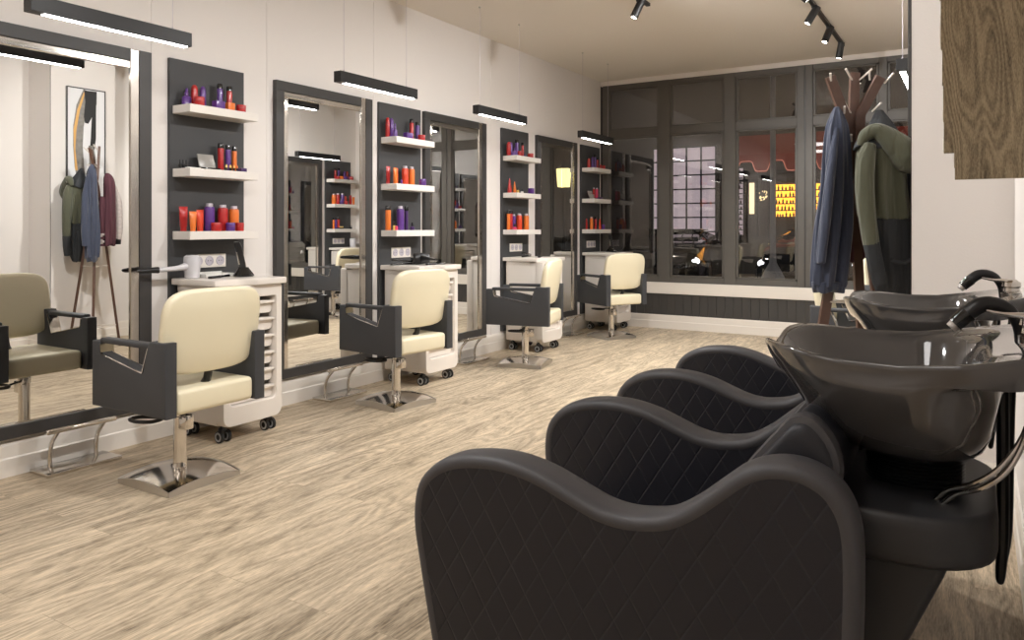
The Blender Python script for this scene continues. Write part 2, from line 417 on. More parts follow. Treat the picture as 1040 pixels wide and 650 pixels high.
# ---- products
def product(kind, col, h, r, loc, label, group):
    m = 'p_'+col
    def o(bb, name, mm, parent=None):
        return bb.obj(name, mm, parent, None if parent else loc)
    if kind == 'tall':
        body = o(B().lathe([(0,0),(r*.96,0),(r,.004),(r,h*.80),(r*.97,h*.815),(0,h*.815)],16), 'hairspray_can', m); o(B().lathe([(0,h*.815),(r*.98,h*.815),(r*.98,h*.97),(r*.85,h),(0,h)],16), 'cap', 'black_gloss', body); cat='can'
    elif kind == 'round':
        body = o(B().lathe([(0,0),(r*.95,0),(r,.005),(r,h*.62),(r*.96,h*.68),(0,h*.68)],16), 'shampoo_bottle', m); o(B().lathe([(0,h*.68),(r*.93,h*.68),(r*.95,h*.72),(r*.9,h*.86),(r*.65,h*.96),(r*.3,h),(0,h)],16), 'cap', m, body); cat='bottle'
    elif kind == 'bottle':
        body = o(B().lathe([(0,0),(r*.95,0),(r,.006),(r,h*.80),(r*.93,h*.86),(r*.7,h*.885),(0,h*.885)],20), 'shampoo_bottle', m); o(B().lathe([(0,h*.87),(r*.66,h*.87),(r*.66,h*.98),(r*.6,h),(0,h)],16), 'cap', 'p_cap_grey', body); cat='bottle'
    elif kind == 'spray':
        body = o(B().lathe([(0,0),(r,0),(r,h*.45),(r*.85,h*.52),(r*.35,h*.58),(r*.35,h*.62),(0,h*.62)],16), 'pump_bottle', m)
        o(B().lathe([(0,h*.62),(r*.42,h*.62),(r*.42,h*.75),(r*.3,h*.8),(r*.34,h*.9),(r*.2,h),(0,h)],12), 'pump_head', m, body); cat='bottle'
    elif kind == 'jar':
        body = o(B().lathe([(0,0),(r*.95,0),(r,.004),(r,h*.55),(0,h*.55)],22), 'cream_jar', m); o(B().lathe([(0,h*.57),(r*1.03,h*.57),(r*1.03,h*.93),(r*.96,h),(0,h)],22), 'lid', m, body); cat='jar'
    elif kind == 'tube':
        body = o(B().loft([[(rx*math.cos(a*PI/10), ry*math.sin(a*PI/10), z) for a in range(20)] for rx, ry, z in ((r*.62,r*.62,h*.16),(r*.68,r*.66,h*.2),(r*.85,r*.55,h*.6),(r*.98,r*.3,h*.9),(r,r*.06,h*.95),(r,r*.06,h))], M=Matrix.Rotation(R(90+random.uniform(-8,20)),4,'Z')), 'cream_tube', m)
        o(B().lathe([(0,0),(r*.60,0),(r*.62,.004),(r*.62,h*.16),(0,h*.16)],16), 'cap', m, body); cat='tube'
    elif kind == 'cone':
        body = o(B().lathe([(0,0),(r,0),(r,h*.3),(r*.5,h*.72),(r*.2,h),(0,h)],16), 'tapered_bottle', m); cat='bottle'
    elif kind == 'polish':
        body = o(B().lathe([(0,0),(r,0),(r,h*.45),(r*.5,h*.5),(0,h*.5)],12), 'polish_bottle', m); o(B().lathe([(0,h*.5),(r*.5,h*.5),(r*.42,h),(0,h)],10), 'cap', 'black_plastic' if col!='gold' else 'p_black', body); cat='bottle'
    elif kind == 'stick':
        body = o(B().lathe([(0,0),(r,0),(r,h*.5),(0,h*.5)],10), 'lipstick', 'black_gloss'); o(B().lathe([(0,h*.5),(r*.75,h*.5),(r*.75,h*.8),(r*.1,h),(0,h)],10), 'colour_tip', m, body); cat='lipstick'
    elif kind == 'box':
        body = o(B().box(-.022,.022,-r,r,0,h,.003), 'product_box', m); cat='box'
    tag(body, label, cat, group)
    return body
KN = {'tall':'slim can with black cap','round':'slim round-shouldered bottle','bottle':'wide bottle with pale cap','spray':'small pump bottle','jar':'squat lidded jar','tube':'upright squeeze tube','cone':'tapered bottle','polish':'tiny bottle','stick':'black lipstick','box':'small flat box'}
ITEMS = {
 'P1': [
   [('spray','purple',0.079,'b',0.103,0.027),('round','red',0.122,'b',0.131,0.020),('jar','red',0.108,'f',0.051,0.029),('round','purple',0.183,'b',0.131,0.018),('box','purple',0.239,'f',0.046,0.031),('tall','purple',0.302,'b',0.166,0.017),('box','orange',0.317,'f',0.046,0.024),('tall','red',0.370,'b',0.160,0.017),('jar','red',0.401,'f',0.043,0.032)],
   [('polish','black',0.014,'b',0.051,0.008),('polish','black',0.039,'b',0.051,0.008),('polish','black',0.067,'b',0.051,0.009),('tall','red',0.308,'b',0.171,0.018),('tall','purple',0.361,'b',0.166,0.016),('tall','orange',0.407,'b',0.160,0.015),('stick','yellow',0.294,'f',0.040,0.009),('stick','yellow',0.322,'f',0.040,0.009),('stick','yellow',0.349,'f',0.040,0.007),('stick','orange',0.371,'f',0.040,0.007),('box','violet',0.407,'f',0.023,0.021)],
   [('tube','red',0.043,'b',0.143,0.029),('tube','orange',0.066,'f',0.114,0.024),('tube','vermilion',0.164,'b',0.126,0.029),('bottle','purple',0.228,'b',0.166,0.030),('jar','red',0.223,'f',0.051,0.036),('bottle','red',0.322,'b',0.160,0.033),('jar','purple',0.324,'f',0.051,0.027),('bottle','orange',0.404,'b',0.154,0.030),('jar','red',0.392,'f',0.051,0.024)],
 ],
 'P2': [
   [('round','red',-0.002,'b',0.153,0.017),('round','purple',0.079,'b',0.153,0.021),('spray','purple',0.049,'f',0.100,0.017),('box','purple',0.206,'f',0.046,0.036),('tall','red',0.335,'b',0.176,0.017),('tall','purple',0.411,'b',0.161,0.018),('jar','red',0.377,'f',0.046,0.034)],
   [('tube','red',-0.028,'b',0.138,0.022),('tube','orange',-0.014,'f',0.123,0.027),('tube','vermilion',0.142,'b',0.130,0.025),('polish','purple',0.123,'f',0.069,0.008),('bottle','vermilion',0.252,'b',0.153,0.027),('bottle','orange',0.336,'b',0.153,0.025),('jar','purple',0.391,'f',0.054,0.034)],
   [('tall','orange',-0.024,'b',0.192,0.022),('polish','gold',-0.045,'f',0.077,0.009),('polish','pink',0.038,'f',0.069,0.014),('bottle','purple',0.194,'b',0.192,0.030),('tall','violet',0.270,'b',0.192,0.015),('polish','violet',0.258,'f',0.061,0.019)],
 ],
 'P3': [
   [('round','red',-0.029,'b',0.134,0.021),('round','purple',0.067,'b',0.134,0.019),('spray','purple',0.029,'f',0.076,0.017),('tall','purple',0.202,'b',0.172,0.018),('jar','red',0.137,'f',0.048,0.019),('tall','red',0.313,'b',0.153,0.013),('polish','violet',0.237,'f',0.048,0.012),('jar','red',0.352,'f',0.043,0.029)],
   [('cone','red',0.062,'b',0.143,0.021),('cone','orange',0.157,'b',0.115,0.017),('polish','gold',0.103,'f',0.057,0.012),('polish','white',0.185,'f',0.038,0.014),('box','purple',0.367,'f',0.057,0.026)],
   [('tall','orange',-0.056,'b',0.191,0.017),('tall','red',0.050,'b',0.191,0.020),('polish','pink',-0.049,'f',0.057,0.019),('bottle','purple',0.142,'b',0.153,0.019),('bottle','vermilion',0.248,'b',0.162,0.029),('bottle','orange',0.386,'b',0.162,0.029)],
 ],
 'P4': [
   [('round','red',0.104,'b',0.116,0.019),('round','purple',0.203,'b',0.139,0.015),('tall','purple',0.278,'b',0.173,0.012),('tall','red',0.342,'b',0.139,0.013),('jar','red',0.281,'f',0.046,0.014),('jar','vermilion',0.369,'f',0.046,0.019)],
   [('box','grey',-0.027,'f',0.046,0.017),('bottle','red',0.243,'b',0.139,0.014),('bottle','pink',0.324,'b',0.139,0.016),('box','violet',0.267,'f',0.023,0.032)],
   [('tube','red',0.019,'b',0.127,0.016),('bottle','orange',0.174,'b',0.150,0.020),('tall','red',0.289,'b',0.150,0.016),('tube','vermilion',0.263,'f',0.127,0.018),('jar','purple',0.357,'f',0.058,0.018)],
 ],

}
SHN = ['top', 'middle', 'bottom']; SZ = [1.905, 1.54, 1.178]
PN = ['shelf panel nearest the camera', 'second shelf panel', 'third shelf panel', 'shelf panel beside the window']
def relax(rows):
    out = list(rows)
    for row in ('b','f'):
        idx = sorted([i for i, r_ in enumerate(out) if r_[3]==row], key=lambda i: out[i][2])
        ys = [out[i][2] for i in idx]; rs = [out[i][5]*1.04+.0015 for i in idx]
        for _ in range(60):
            for k in range(len(ys)):
                ys[k] = max(.022+rs[k], min(.498-rs[k], ys[k]))
            for k in range(len(ys)-1):
                g = ys[k]+rs[k]+rs[k+1]-ys[k+1]
                if g > 0: ys[k] -= g/2; ys[k+1] += g/2
        for k, i in enumerate(idx):
            a = list(out[i]); a[2] = ys[k]; out[i] = tuple(a)
    return out
NTH = ['first','second','third','fourth','fifth']
def stock(key, wall_x, yo, sgn, pname, lvl_order=(0,1,2)):
    for si in range(3):
        rows = []
        for (kd,cl,y,row,h,r) in ITEMS[key][lvl_order[si]]:
            if kd == 'jar': r = min(r, .029)
            if kd in ('bottle','tube'): r = min(r, .031)
            if cl=='vermilion' and kd=='jar': cl='red'
            rows.append((kd,cl,y,row,h,r))
        rows = relax(rows)
        for i, (kd,cl,y,row,h,r) in enumerate(rows):
            same = sorted([q for q in range(len(rows)) if rows[q][0]==kd and rows[q][1]==cl], key=lambda q: rows[q][2])
            cn = {'vermilion':'orange-red','violet':'dark violet'}.get(cl, cl)
            nm = KN[kd] if not (kd=='stick') else 'black lipstick with %s tip' % cn
            head = ('%s %s' % (cn, nm)) if kd!='stick' else nm
            if len(same) > 1:
                if len(same) == 2: head = ('left-hand ' if same[0]==i else 'right-hand ') + head
                else: head = NTH[same.index(i)] + ' ' + head
            lb = '%s on the %s shelf, %s' % (head, SHN[si], pname)
            xx = (.072 if row=='b' else .142)
            product(kd, cl, h, r, (wall_x+sgn*xx, yo+sgn*y, SZ[si]), lb, 'hair products on the shelves')
for k in range(4): stock('P%d' % (k+1), XL, PY[k], 1, PN[k])
stock('P1', XR, 8.50, -1, 'opposite-wall panel near the window', (0,2,1))
stock('P2', XR, 6.55, -1, 'opposite-wall panel beyond the pier', (2,0,1))

# things between the products
def case(loc, rz, label):
    t = thing('compact_case', label, 'case', loc, rz)
    B().box(-.03,.03,-.055,.055,0,.012,.003).obj('base','black_gloss',t)
    B().box(-.005,.005,-.055,.055,0,.085,.003, M=Matrix.Translation((-.022,0,.013))@Matrix.Rotation(R(-18),4,'Y')).obj('lid','p_grey',t)
    return t
case((XL+.115, 2.70+.20, 1.54), 0, 'open beige compact case on the middle shelf nearest the camera')
case((XL+.115, 8.05+.13, 1.54), 0, 'open beige compact case on the middle shelf beside the window')
case((XR-.115, 8.50-.22, 1.54), PI, 'open beige compact case on the opposite wall shelf, seen in the second mirror')
def tray(loc, label):
    t = thing('polish_tray', label, 'tray', loc)
    B().box(-.016,.016,-.042,.042,0,.006,.002).obj('dish','p_white',t)
    return t
tray((XL+.135, 2.70+.072, 1.54), 'small white tray in front of the tiny black bottles, middle shelf nearest the camera')

# ---- drawer trolleys
def rr(x0,x1,y0,y1,r,n=6, rs=None):
    """rounded rectangle points; rs = radii for (x1y1, x0y1, x0y0, x1y0)"""
    rs = rs or (r,r,r,r); pts = []
    for (cx,cy,a0),q in zip(((x1,y1,0),(x0,y1,90),(x0,y0,180),(x1,y0,270)), rs):
        sx = -1 if cx==x1 else 1; sy = -1 if cy==y1 else 1
        for i in range(n+1):
            a = R(a0+90*i/n); pts.append((cx+sx*q+q*math.cos(a), cy+sy*q+q*math.sin(a)))
    return pts
def make_trolley(label, loc, rz):
    # local: x 0 (wall) .. +.45 (drawer front), y 0 .. .43
    t = thing('drawer_trolley', label, 'trolley', loc, rz, 'white drawer trolleys')
    W, D = .415, .435
    # hollow body: shell ring extruded in z with the front opened by separate frame pieces
    b = B()
    b.box(.02, D-.17, .006, W-.006, .10, .86, .012, 3)
    b.box(.03, D-.06, .004, .022, .10, .86, .006); b.box(.03, D-.06, W-.022, W-.004, .10, .86, .006); b.box(.03, D-.06, .01, W-.01, .095, .19, .006); b.box(.03, D-.06, .01, W-.01, .80, .865, .006)
    # front surround (rounded bottom corners), extruded along x
    outer = rr(.0, W, .09, .87, .03, 8, rs=(.012,.012,.05,.05)); 
    inner = rr(.045, W-.045, .20, .80, .03, 8, rs=(.012,.012,.035,.035))
    n = len(outer)
    rings = []
    for x, P in ((D-.07, outer), (D-.008, outer), (D, [(a+(W/2-a)*.02, z+(.48-z)*.012) for a, z in outer]), (D, [(a+(W/2-a)*-.03, z+(.48-z)*-.015) for a, z in inner]), (D-.006, inner), (D-.062, inner)):
        rings.append([(x, a, z) for a, z in P])
    b.loft(rings, cap0=False, cap1=False)
    b.obj('body', 'trolley_white', t, smooth=40)
    # top with wavy front
    top = [(0,-.015),(0,.43)] + [(.455,.43),(.462,.42),(.462,.22)] + [(.462-.075*(.5-.5*math.cos(PI*i/10)), .22-.09*i/10) for i in range(1,11)] + [(.385,.02),(.378,-.008),(.36,-.02)]
    B().prism([(a,bv) for a,bv in top], 'z', .87, .907, .006, 3).obj('worktop', 'trolley_white', t, smooth=40)
    B().box(.03,.30,.0,W-.02,.835,.871,.006).obj('top_bracket','trolley_white',t)
    for k in range(6):
        z = .205+k*.099
        P = rr(.048, W-.048, z, z+.066, .02, 5, rs=(.002,.002,.024,.024))
        dr = B().loft([[(x, a, zz) for a, zz in P] for x in (D-.16, D-.040, D-.036)]).obj('drawer', 'trolley_white', t, smooth=40)
        B().prism([(.046,z+.058),(.046,z+.072)]+[(.046+(W-.092)*i/10, z+.072+.006*math.sin(PI*i/10)) for i in range(1,10)]+[(W-.046,z+.072),(W-.046,z+.058)], 'x', D-.05, D-.012, .003).obj('pull_lip', 'trolley_white', dr, smooth=40)
    for (x, y) in ((.07,.06),(.07,W-.06),(D-.07,.05),(D-.07,W-.05)):
        c = B()
        c.cyl((x,y,.075),(x,y,.105),.012); c.box(x-.016,x+.016,y-.020,y+.020,.05,.082,.006)
        cs = c.obj('caster', 'black_plastic', t)
        for s_ in (-1,1):
            B().tube([(x+.004,y+s_*.024-.008,.034),(x+.004,y+s_*.024+.008,.034)],.034,seg=24).obj('wheel','rubber',cs)
            for q in (1,-1):
                yy = y+s_*.024+q*.0085
                B().loft([[(x+.004+r*math.cos(a*PI/12), yy+dy, .034+r*math.sin(a*PI/12)) for a in range(24)] for r,dy in ((.026,0),(.026,q*.002),(.016,q*.002),(.016,0))],cap0=False,cap1=False).obj('hub_ring','grey_wheel',cs)
    return t
TX = XL+.025
tl = ['white drawer trolley under the nearest shelf panel', 'white drawer trolley under the second shelf panel','white drawer trolley under the third shelf panel','white drawer trolley beside the shop window wall']
t0 = make_trolley(tl[0], (TX, 2.725, 0), 0)
for k in (1,2,3): dup(t0, (TX, PY[k]+.025 if k<3 else 8.085, 0), 0, tl[k])
dup(t0, (XR-.025, 8.475, 0), PI, 'white drawer trolley on the opposite wall near the window, seen in the second mirror')
dup(t0, (XR-.025, 6.525, 0), PI, 'white drawer trolley on the opposite wall behind the pier')

# ---- tools on the trolleys
ZT = .907
def make_dryer(name, m, m2, label, loc, rot, lay=False):
    t = thing(name, label, 'hair dryer', loc, 0); t.rotation_euler = rot
    # barrel along z (outlet down), handle along -y
    B().lathe([(0,0),(.034,0),(.040,.004),(.041,.03),(.045,.06),(.047,.10),(.044,.125),(.030,.135),(.0,.135)],24).obj('barrel', m, t)
    B().lathe([(.020,.1352),(.032,.1352),(.030,.139),(0,.140)],20).obj('rear_grille', m2, t)
    B().tube([(0,-.03,.072),(0,-.08,.062),(0,-.14,.058),(0,-.20,.056)],[.030,.020,.017,.018],seg=14,sub=3,flat=.8).obj('handle', m, t)
    B().tube([(0,-.195,.056),(0,-.24,.056),(0,-.29,.054),(0,-.31,.056)],[.0185,.015,.012,.006],seg=12,sub=2).obj('handle_end', m2, t)
    return t
make_dryer('hair_dryer','dryer_grey','black_plastic','pale grey hair dryer on the nearest trolley, handle pointing left', (-3.845, 2.765, ZT), (0,0,R(-8)))
make_dryer('hair_dryer','black_plastic','black_gloss','black hair dryer lying on the second drawer trolley', (-3.70, 4.79, ZT+.048), (0,R(-90),R(60)))
make_dryer('hair_dryer','dryer_grey','black_plastic','pale hair dryer on the opposite trolley, seen in the second mirror', (XR-.14, 8.42, ZT), (0,0,R(170)))
def make_clipper(label, loc, rz):
    t = thing('clipper_stand', label, 'hair clipper', loc, rz)
    B().lathe([(0,0),(.055,0),(.058,.006),(.05,.02),(.032,.045),(.026,.055),(0,.058)],24,sx=1,sy=1.15).obj('charging_base','black_gloss',t)
    M = Matrix.Translation((0,0,.03))@Matrix.Rotation(R(18),4,'X')
    B().loft([[(rx*math.cos(a*PI/8)*1.0, ry*math.sin(a*PI/8)+oy, z) for a in range(16)] for rx,ry,z,oy in ((.016,.018,0,0),(.021,.022,.05,0),(.019,.02,.11,.003),(.022,.021,.155,.002),(.020,.016,.175,0),(.018,.006,.188,-.004))],M=M).obj('clipper_body','black_plastic',t)
    B().box(-.004,.004,-.024,-.018,.05,.13,.002,M=M).obj('chrome_stripe','chrome',t)
    return t
make_clipper('black hair clipper on its charging stand, nearest trolley', (-3.74, 3.04, ZT), R(10))
make_clipper('black hair clipper on its stand, trolley beside the window', (-3.74, 8.42, ZT), R(10))
def make_holder(label, loc, rz, n=3):
    t = thing('tool_tray', label, 'tray', loc, rz)
    b = B(); b.box(-.06,.06,-.1,.1,0,.006,.002); b.box(-.06,-.056,-.1,.1,0,.028,.001); b.box(.056,.06,-.1,.1,0,.02,.001); b.box(-.06,.06,-.1,-.096,0,.02,.001); b.box(-.06,.06,.096,.1,0,.02,.001)
    b.obj('tray','p_white',t)
    return t
make_holder('white tool tray at the back of the nearest trolley', (-3.87, 2.93, ZT), 0)
def brush(label, loc, rz):
    t = thing('hair_brush', label, 'brush', loc, rz)
    B().box(-.014,.014,-.045,.045,0,.014,.005,3).obj('head','black_plastic',t); B().tube([(0,.04,.008),(0,.08,.008),(0,.13,.009)],[.008,.006,.008],seg=10,sub=2).obj('handle','black_gloss',t)
    return t
brush('black hair brush on the front of the nearest trolley', (-3.73, 2.83, ZT), R(15))
brush('black hair brush on the second drawer trolley', (-3.62, 4.72, ZT), R(-20))
brush('black hair brush on the third drawer trolley', (-3.62, 6.45, ZT), R(20))
brush('black hair brush on the trolley beside the window', (-3.64, 8.25, ZT), R(60))
def flat_iron(label, loc, rz):
    t = thing('flat_iron', label, 'hair straightener', loc, rz)
    B().box(-.014,.014,-.12,.12,0,.014,.005,3).obj('lower_arm','black_gloss',t)
    B().box(-.013,.013,-.12,.12,.015,.028,.005,3,M=Matrix.Translation((0,.12,0))@Matrix.Rotation(R(-5),4,'X')@Matrix.Translation((0,-.12,0))).obj('upper_arm','black_gloss',t)
    return t
flat_iron('black flat iron on the second drawer trolley, behind its brush', (-3.82, 4.62, ZT), R(-10))
flat_iron('black flat iron on the third drawer trolley', (-3.80, 6.50, ZT), R(12))

# ---- styling chairs
def make_chair(label, loc, rz):
    # local origin: centre of base; chair faces -x (its back is towards +x)
    t = thing('styling_chair', label, 'chair', loc, rz, 'cream and charcoal styling chairs')
    H = .19
    def basef(u, v):
        a, c = (u-.5)*2, (v-.5)*2
        return (a*H, c*H, .021+.042*(1-.5*(a*a+c*c)))
    b = B(); b.grid(basef, 15, 15)
    b.obj('base', 'chrome', t, smooth=50); b = B()
    for k in range(4):     # rim
        Mk = Matrix.Rotation(k*PI/2, 4, 'Z')
        def rim(u, v):
            p = basef(1.0, u); z = p[2] if v > .5 else 0.0
            return Mk @ Vector((p[0]+(.004 if v<.5 else 0), p[1], z))
        b.grid(rim, 15, 2)
    b.obj('base_rim', 'steel', t, smooth=50)
    b = B()
    for k in range(4):
        Mk = Matrix.Rotation(k*PI/2, 4, 'Z')
        b.tube([Mk @ Vector((basef(1.0,i/14)[0]+.002, basef(1.0,i/14)[1], basef(1.0,i/14)[2])) for i in range(15)], .0035, seg=8)
    b.obj('base_edge', 'steel', t)
    b = B(); b.lathe([(0,.04),(.036,.04),(.038,.055),(.032,.07),(.030,.10),(.030,.30),(.034,.305),(.034,.335),(.0,.335)],24)
    b.obj('column', 'chrome', t)
    B().cyl((0,0,.33),(0,0,.375),.022).obj('piston','steel',t)
    b = B(); b.box(.012,.075,-.022,.022,.245,.315,.006); b.obj('pump_housing','chrome',t)
    b = B()
    b.tube([(0,-.03,.315),(-.02,-.06,.315),(-.03,-.10,.31)], .006, seg=8, sub=3)
    b.tube([(-.03,-.10,.31),(-.075,-.115,.31),(-.10,-.15,.312),(-.085,-.20,.315),(-.02,-.21,.315),(.03,-.17,.312),(.02,-.11,.31),(-.03,-.10,.31)],.0085,seg=8,sub=4)
    b.obj('pump_lever','black_plastic',t)
    # seat
    b = B(); b.box(-.235,.275,-.205,.205,.375,.485,.022,4); b.obj('seat','cream',t)
    b = B(); b.box(-.15,.15,-.13,.13,.362,.38,.004); b.obj('seat_plate','black_metal',t)
    # arms
    for sgn in (-1,1):
        ya, yb = (-.268,-.208) if sgn<0 else (.208,.268)
        P = [(-.275,.372),(.28,.372),(.28,.70),(.165,.70),(.158,.685),(.118,.560),(-.19,.618),(-.205,.628),(-.210,.665),(-.225,.675),(-.275,.675)]
        a = B().prism(P, 'y', ya, yb, .007, 3).obj('arm','charcoal',t, smooth=40)
        B().box(-.222,.175,ya+.006,yb-.006,.664,.690,.009,3).obj('armrest','charcoal',a)
        Q = [(.160,.672),(.115,.556),(-.19,.612),(-.203,.622),(-.208,.664)]
        l = B()
        for (p,q) in zip(Q,Q[1:]):
            dx, dz = q[0]-p[0], q[1]-p[1]; L_ = math.hypot(dx,dz); nx, nz = dz/L_*.004, -dx/L_*.004
            if nz < 0 and abs(dx)>abs(dz): nx, nz = -nx, -nz
            l.prism([(p[0],p[1]),(q[0],q[1]),(q[0]+nx,q[1]+nz),(p[0]+nx,p[1]+nz)],'y',ya-.002,yb+.002)
        l.obj('chrome_liner','chrome',a,smooth=0)
    # backrest : soft rounded square, slightly reclined and curved
    M = Matrix.Translation((.185,0,.545)) @ Matrix.Rotation(R(9),4,'Y')
    W, Hh, th = .258, .39, .056
    def sq(a, e=.46):
        ca, sa = math.cos(a), math.sin(a)
        return (math.copysign(abs(ca)**e, ca), math.copysign(abs(sa)**e, sa))
    rings = []
    n = 44
    for x, k in ((-.0,.03),(-.006,.5),(0,.86),(.006,.955),(.016,.99),(th-.014,1.0),(th-.004,.975),(th,.93),(th+.006,.5),(th+.008,.03)):
        ring = []
        for i in range(n):
            p = sq(2*PI*i/n+.001)
            y = p[0]*W*k; z = Hh/2 + p[1]*Hh/2*(1-(1-k)*W/(Hh/2)*.8 if k>.8 else k)
            wz = 1 - .10*max(0,(.35-z/Hh))    # a little narrower at the foot
            ring.append((x - .10*(y*y)/(W)*.6, y*wz, z))
        rings.append(ring)
    B().loft(rings, M=M).obj('backrest','cream',t,smooth=60)
    B().tube([(.16,0,.46),(.20,0,.50),(.212,0,.56),(.22,0,.62)],[.02,.018,.018,.015],seg=8,sub=2).obj('back_bracket','black_metal',t)
    return t
CH = [(-3.24,2.265,R(0)), (-3.375,4.01,R(-7)), (-3.36,5.73,R(14)), (-3.40,7.66,R(-30))]
cl = ['cream and charcoal styling chair nearest the camera, in front of the first mirror','cream and charcoal styling chair in front of the second mirror','cream and charcoal styling chair seen side-on in front of the third mirror','cream and charcoal styling chair nearest the window']
c0 = make_chair(cl[0], (CH[0][0],CH[0][1],0), CH[0][2])
for k in (1,2,3): dup(c0, (CH[k][0],CH[k][1],0), CH[k][2], cl[k])
dup(c0, (-.62,5.40,0), PI, 'cream styling chair behind the coat stand, mostly hidden by the coats')
dup(c0, (-.55,7.45,0), PI-R(10), 'cream styling chair by the opposite wall, seen only in the second mirror')

# ---- footrests
def make_foot(label, loc, rz=0):
    t = thing('chrome_footrest', label, 'footrest', loc, rz, 'chrome footrests under the mirrors')
    B().box(-.085,.085,-.185,.185,0,.018,.003).obj('floor_plate','chrome_trim',t)
    B().box(-.018,.012,-.175,.175,.198,.222,.009,3,M=Matrix.Translation((.05,0,0))).obj('foot_bar','chrome',t)
    for y in (-.115,.115):
        B().tube([(-.03,y,.015),(-.035,y,.07),(-.015,y,.14),(.045,y,.205)],.0105,seg=12,sub=4).obj('upright','chrome',t)
    return t
fl = ['chrome footrest under the mirror at the left edge','chrome footrest under the second mirror','chrome footrest under the third mirror','chrome footrest under the mirror nearest the window']
f0 = make_foot(fl[0], (-3.862,2.12,0))
for k,y in ((1,3.97),(2,5.60),(3,7.55)): dup(f0, (-3.855,y,0), 0, fl[k])
dup(f0, (XR-.12,5.40,0), PI, 'chrome footrest on the opposite side behind the pier'); dup(f0, (XR-.12,7.42,0), PI, 'chrome footrest under the opposite mirror near the window')

# ---- pendant lights
def make_pendant(label, loc, rz=0):
    t = thing('linear_pendant_light', label, 'pendant light', loc, rz, 'linear pendant lights')
    b = B(); b.box(-.031,.031,-.39,.39,-.002,.068,.002,1); b.obj('housing','black_metal',t,smooth=0)
    B().box(-.015,.015,-.325,.375,-.0035,-.0022).obj('diffuser','led',t,smooth=0)
    for y in (-.33,.30):
        b = B(); b.cyl((0,y,.066),(0,y,ZC-2.13-.012),.0014,seg=6); b.cyl((0,y,.066),(0,y,.082),.004,seg=8); b.obj('wire','p_cap_grey',t)
        B().lathe([(0,ZC-2.13-.014),(.006,ZC-2.13-.012),(.011,ZC-2.13-.001),(0,ZC-2.13)],12,(0,y,0)).obj('ceiling_anchor','steel',t)
    return t
pl = ['dark linear pendant light at the top left, before the first mirror','dark linear pendant light hanging before the second mirror','dark linear pendant light hanging before the third mirror','dark linear pendant light hanging nearest the window']
PLY = [2.08,3.93,5.50,7.41]
p0 = make_pendant(pl[0], (-3.465,PLY[0],2.13))
for k in (1,2,3): dup(p0, (-3.465,PLY[k],2.13), 0, pl[k])
dup(p0, (-.367,5.40,2.13), 0, 'dark linear pendant light just visible past the edge of the pier'); dup(p0, (-.367,7.36,2.13), 0, 'dark linear pendant light on the opposite side near the window, seen in the second mirror')
# ------------------------------------------------------------------ backwash units
SEAM = [(-.900,.10),(-.925,.22),(-.957,.343),(-.990,.50),(-1.003,.575),(-.997,.638),(-.973,.676),(-.931,.703),(-.873,.719),(-.793,.724),(-.719,.712),(-.658,.691),(-.601,.671),(-.554,.664),(-.509,.667),(-.456,.680),(-.407,.710),(-.359,.751),(-.320,.783),(-.282,.799),(-.240,.800),(-.205,.786),(-.184,.762),(-.172,.728),(-.168,.67),(-.170,.55),(-.180,.30),(-.190,.10)]
def smooth_poly(P, sub=4):
    out = []
    for i in range(len(P)-1):
        p0, p1, p2, p3 = P[max(i-1,0)], P[i], P[i+1], P[min(i+2,len(P)-1)]
        for k in range(sub):
            u = k/sub
            out.append(tuple(.5*(2*p1[j]+(-p0[j]+p2[j])*u+(2*p0[j]-5*p1[j]+4*p2[j]-p3[j])*u*u+(-p0[j]+3*p1[j]-3*p2[j]+p3[j])*u**3) for j in (0,1)))
    return out + [P[-1]]
def normals(P):
    N = []
    for i in range(len(P)):
        a, c = P[max(i-1,0)], P[min(i+1,len(P)-1)]
        dx, dz = c[0]-a[0], c[1]-a[1]; l = math.hypot(dx,dz) or 1
        N.append((-dz/l, dx/l))
    return N
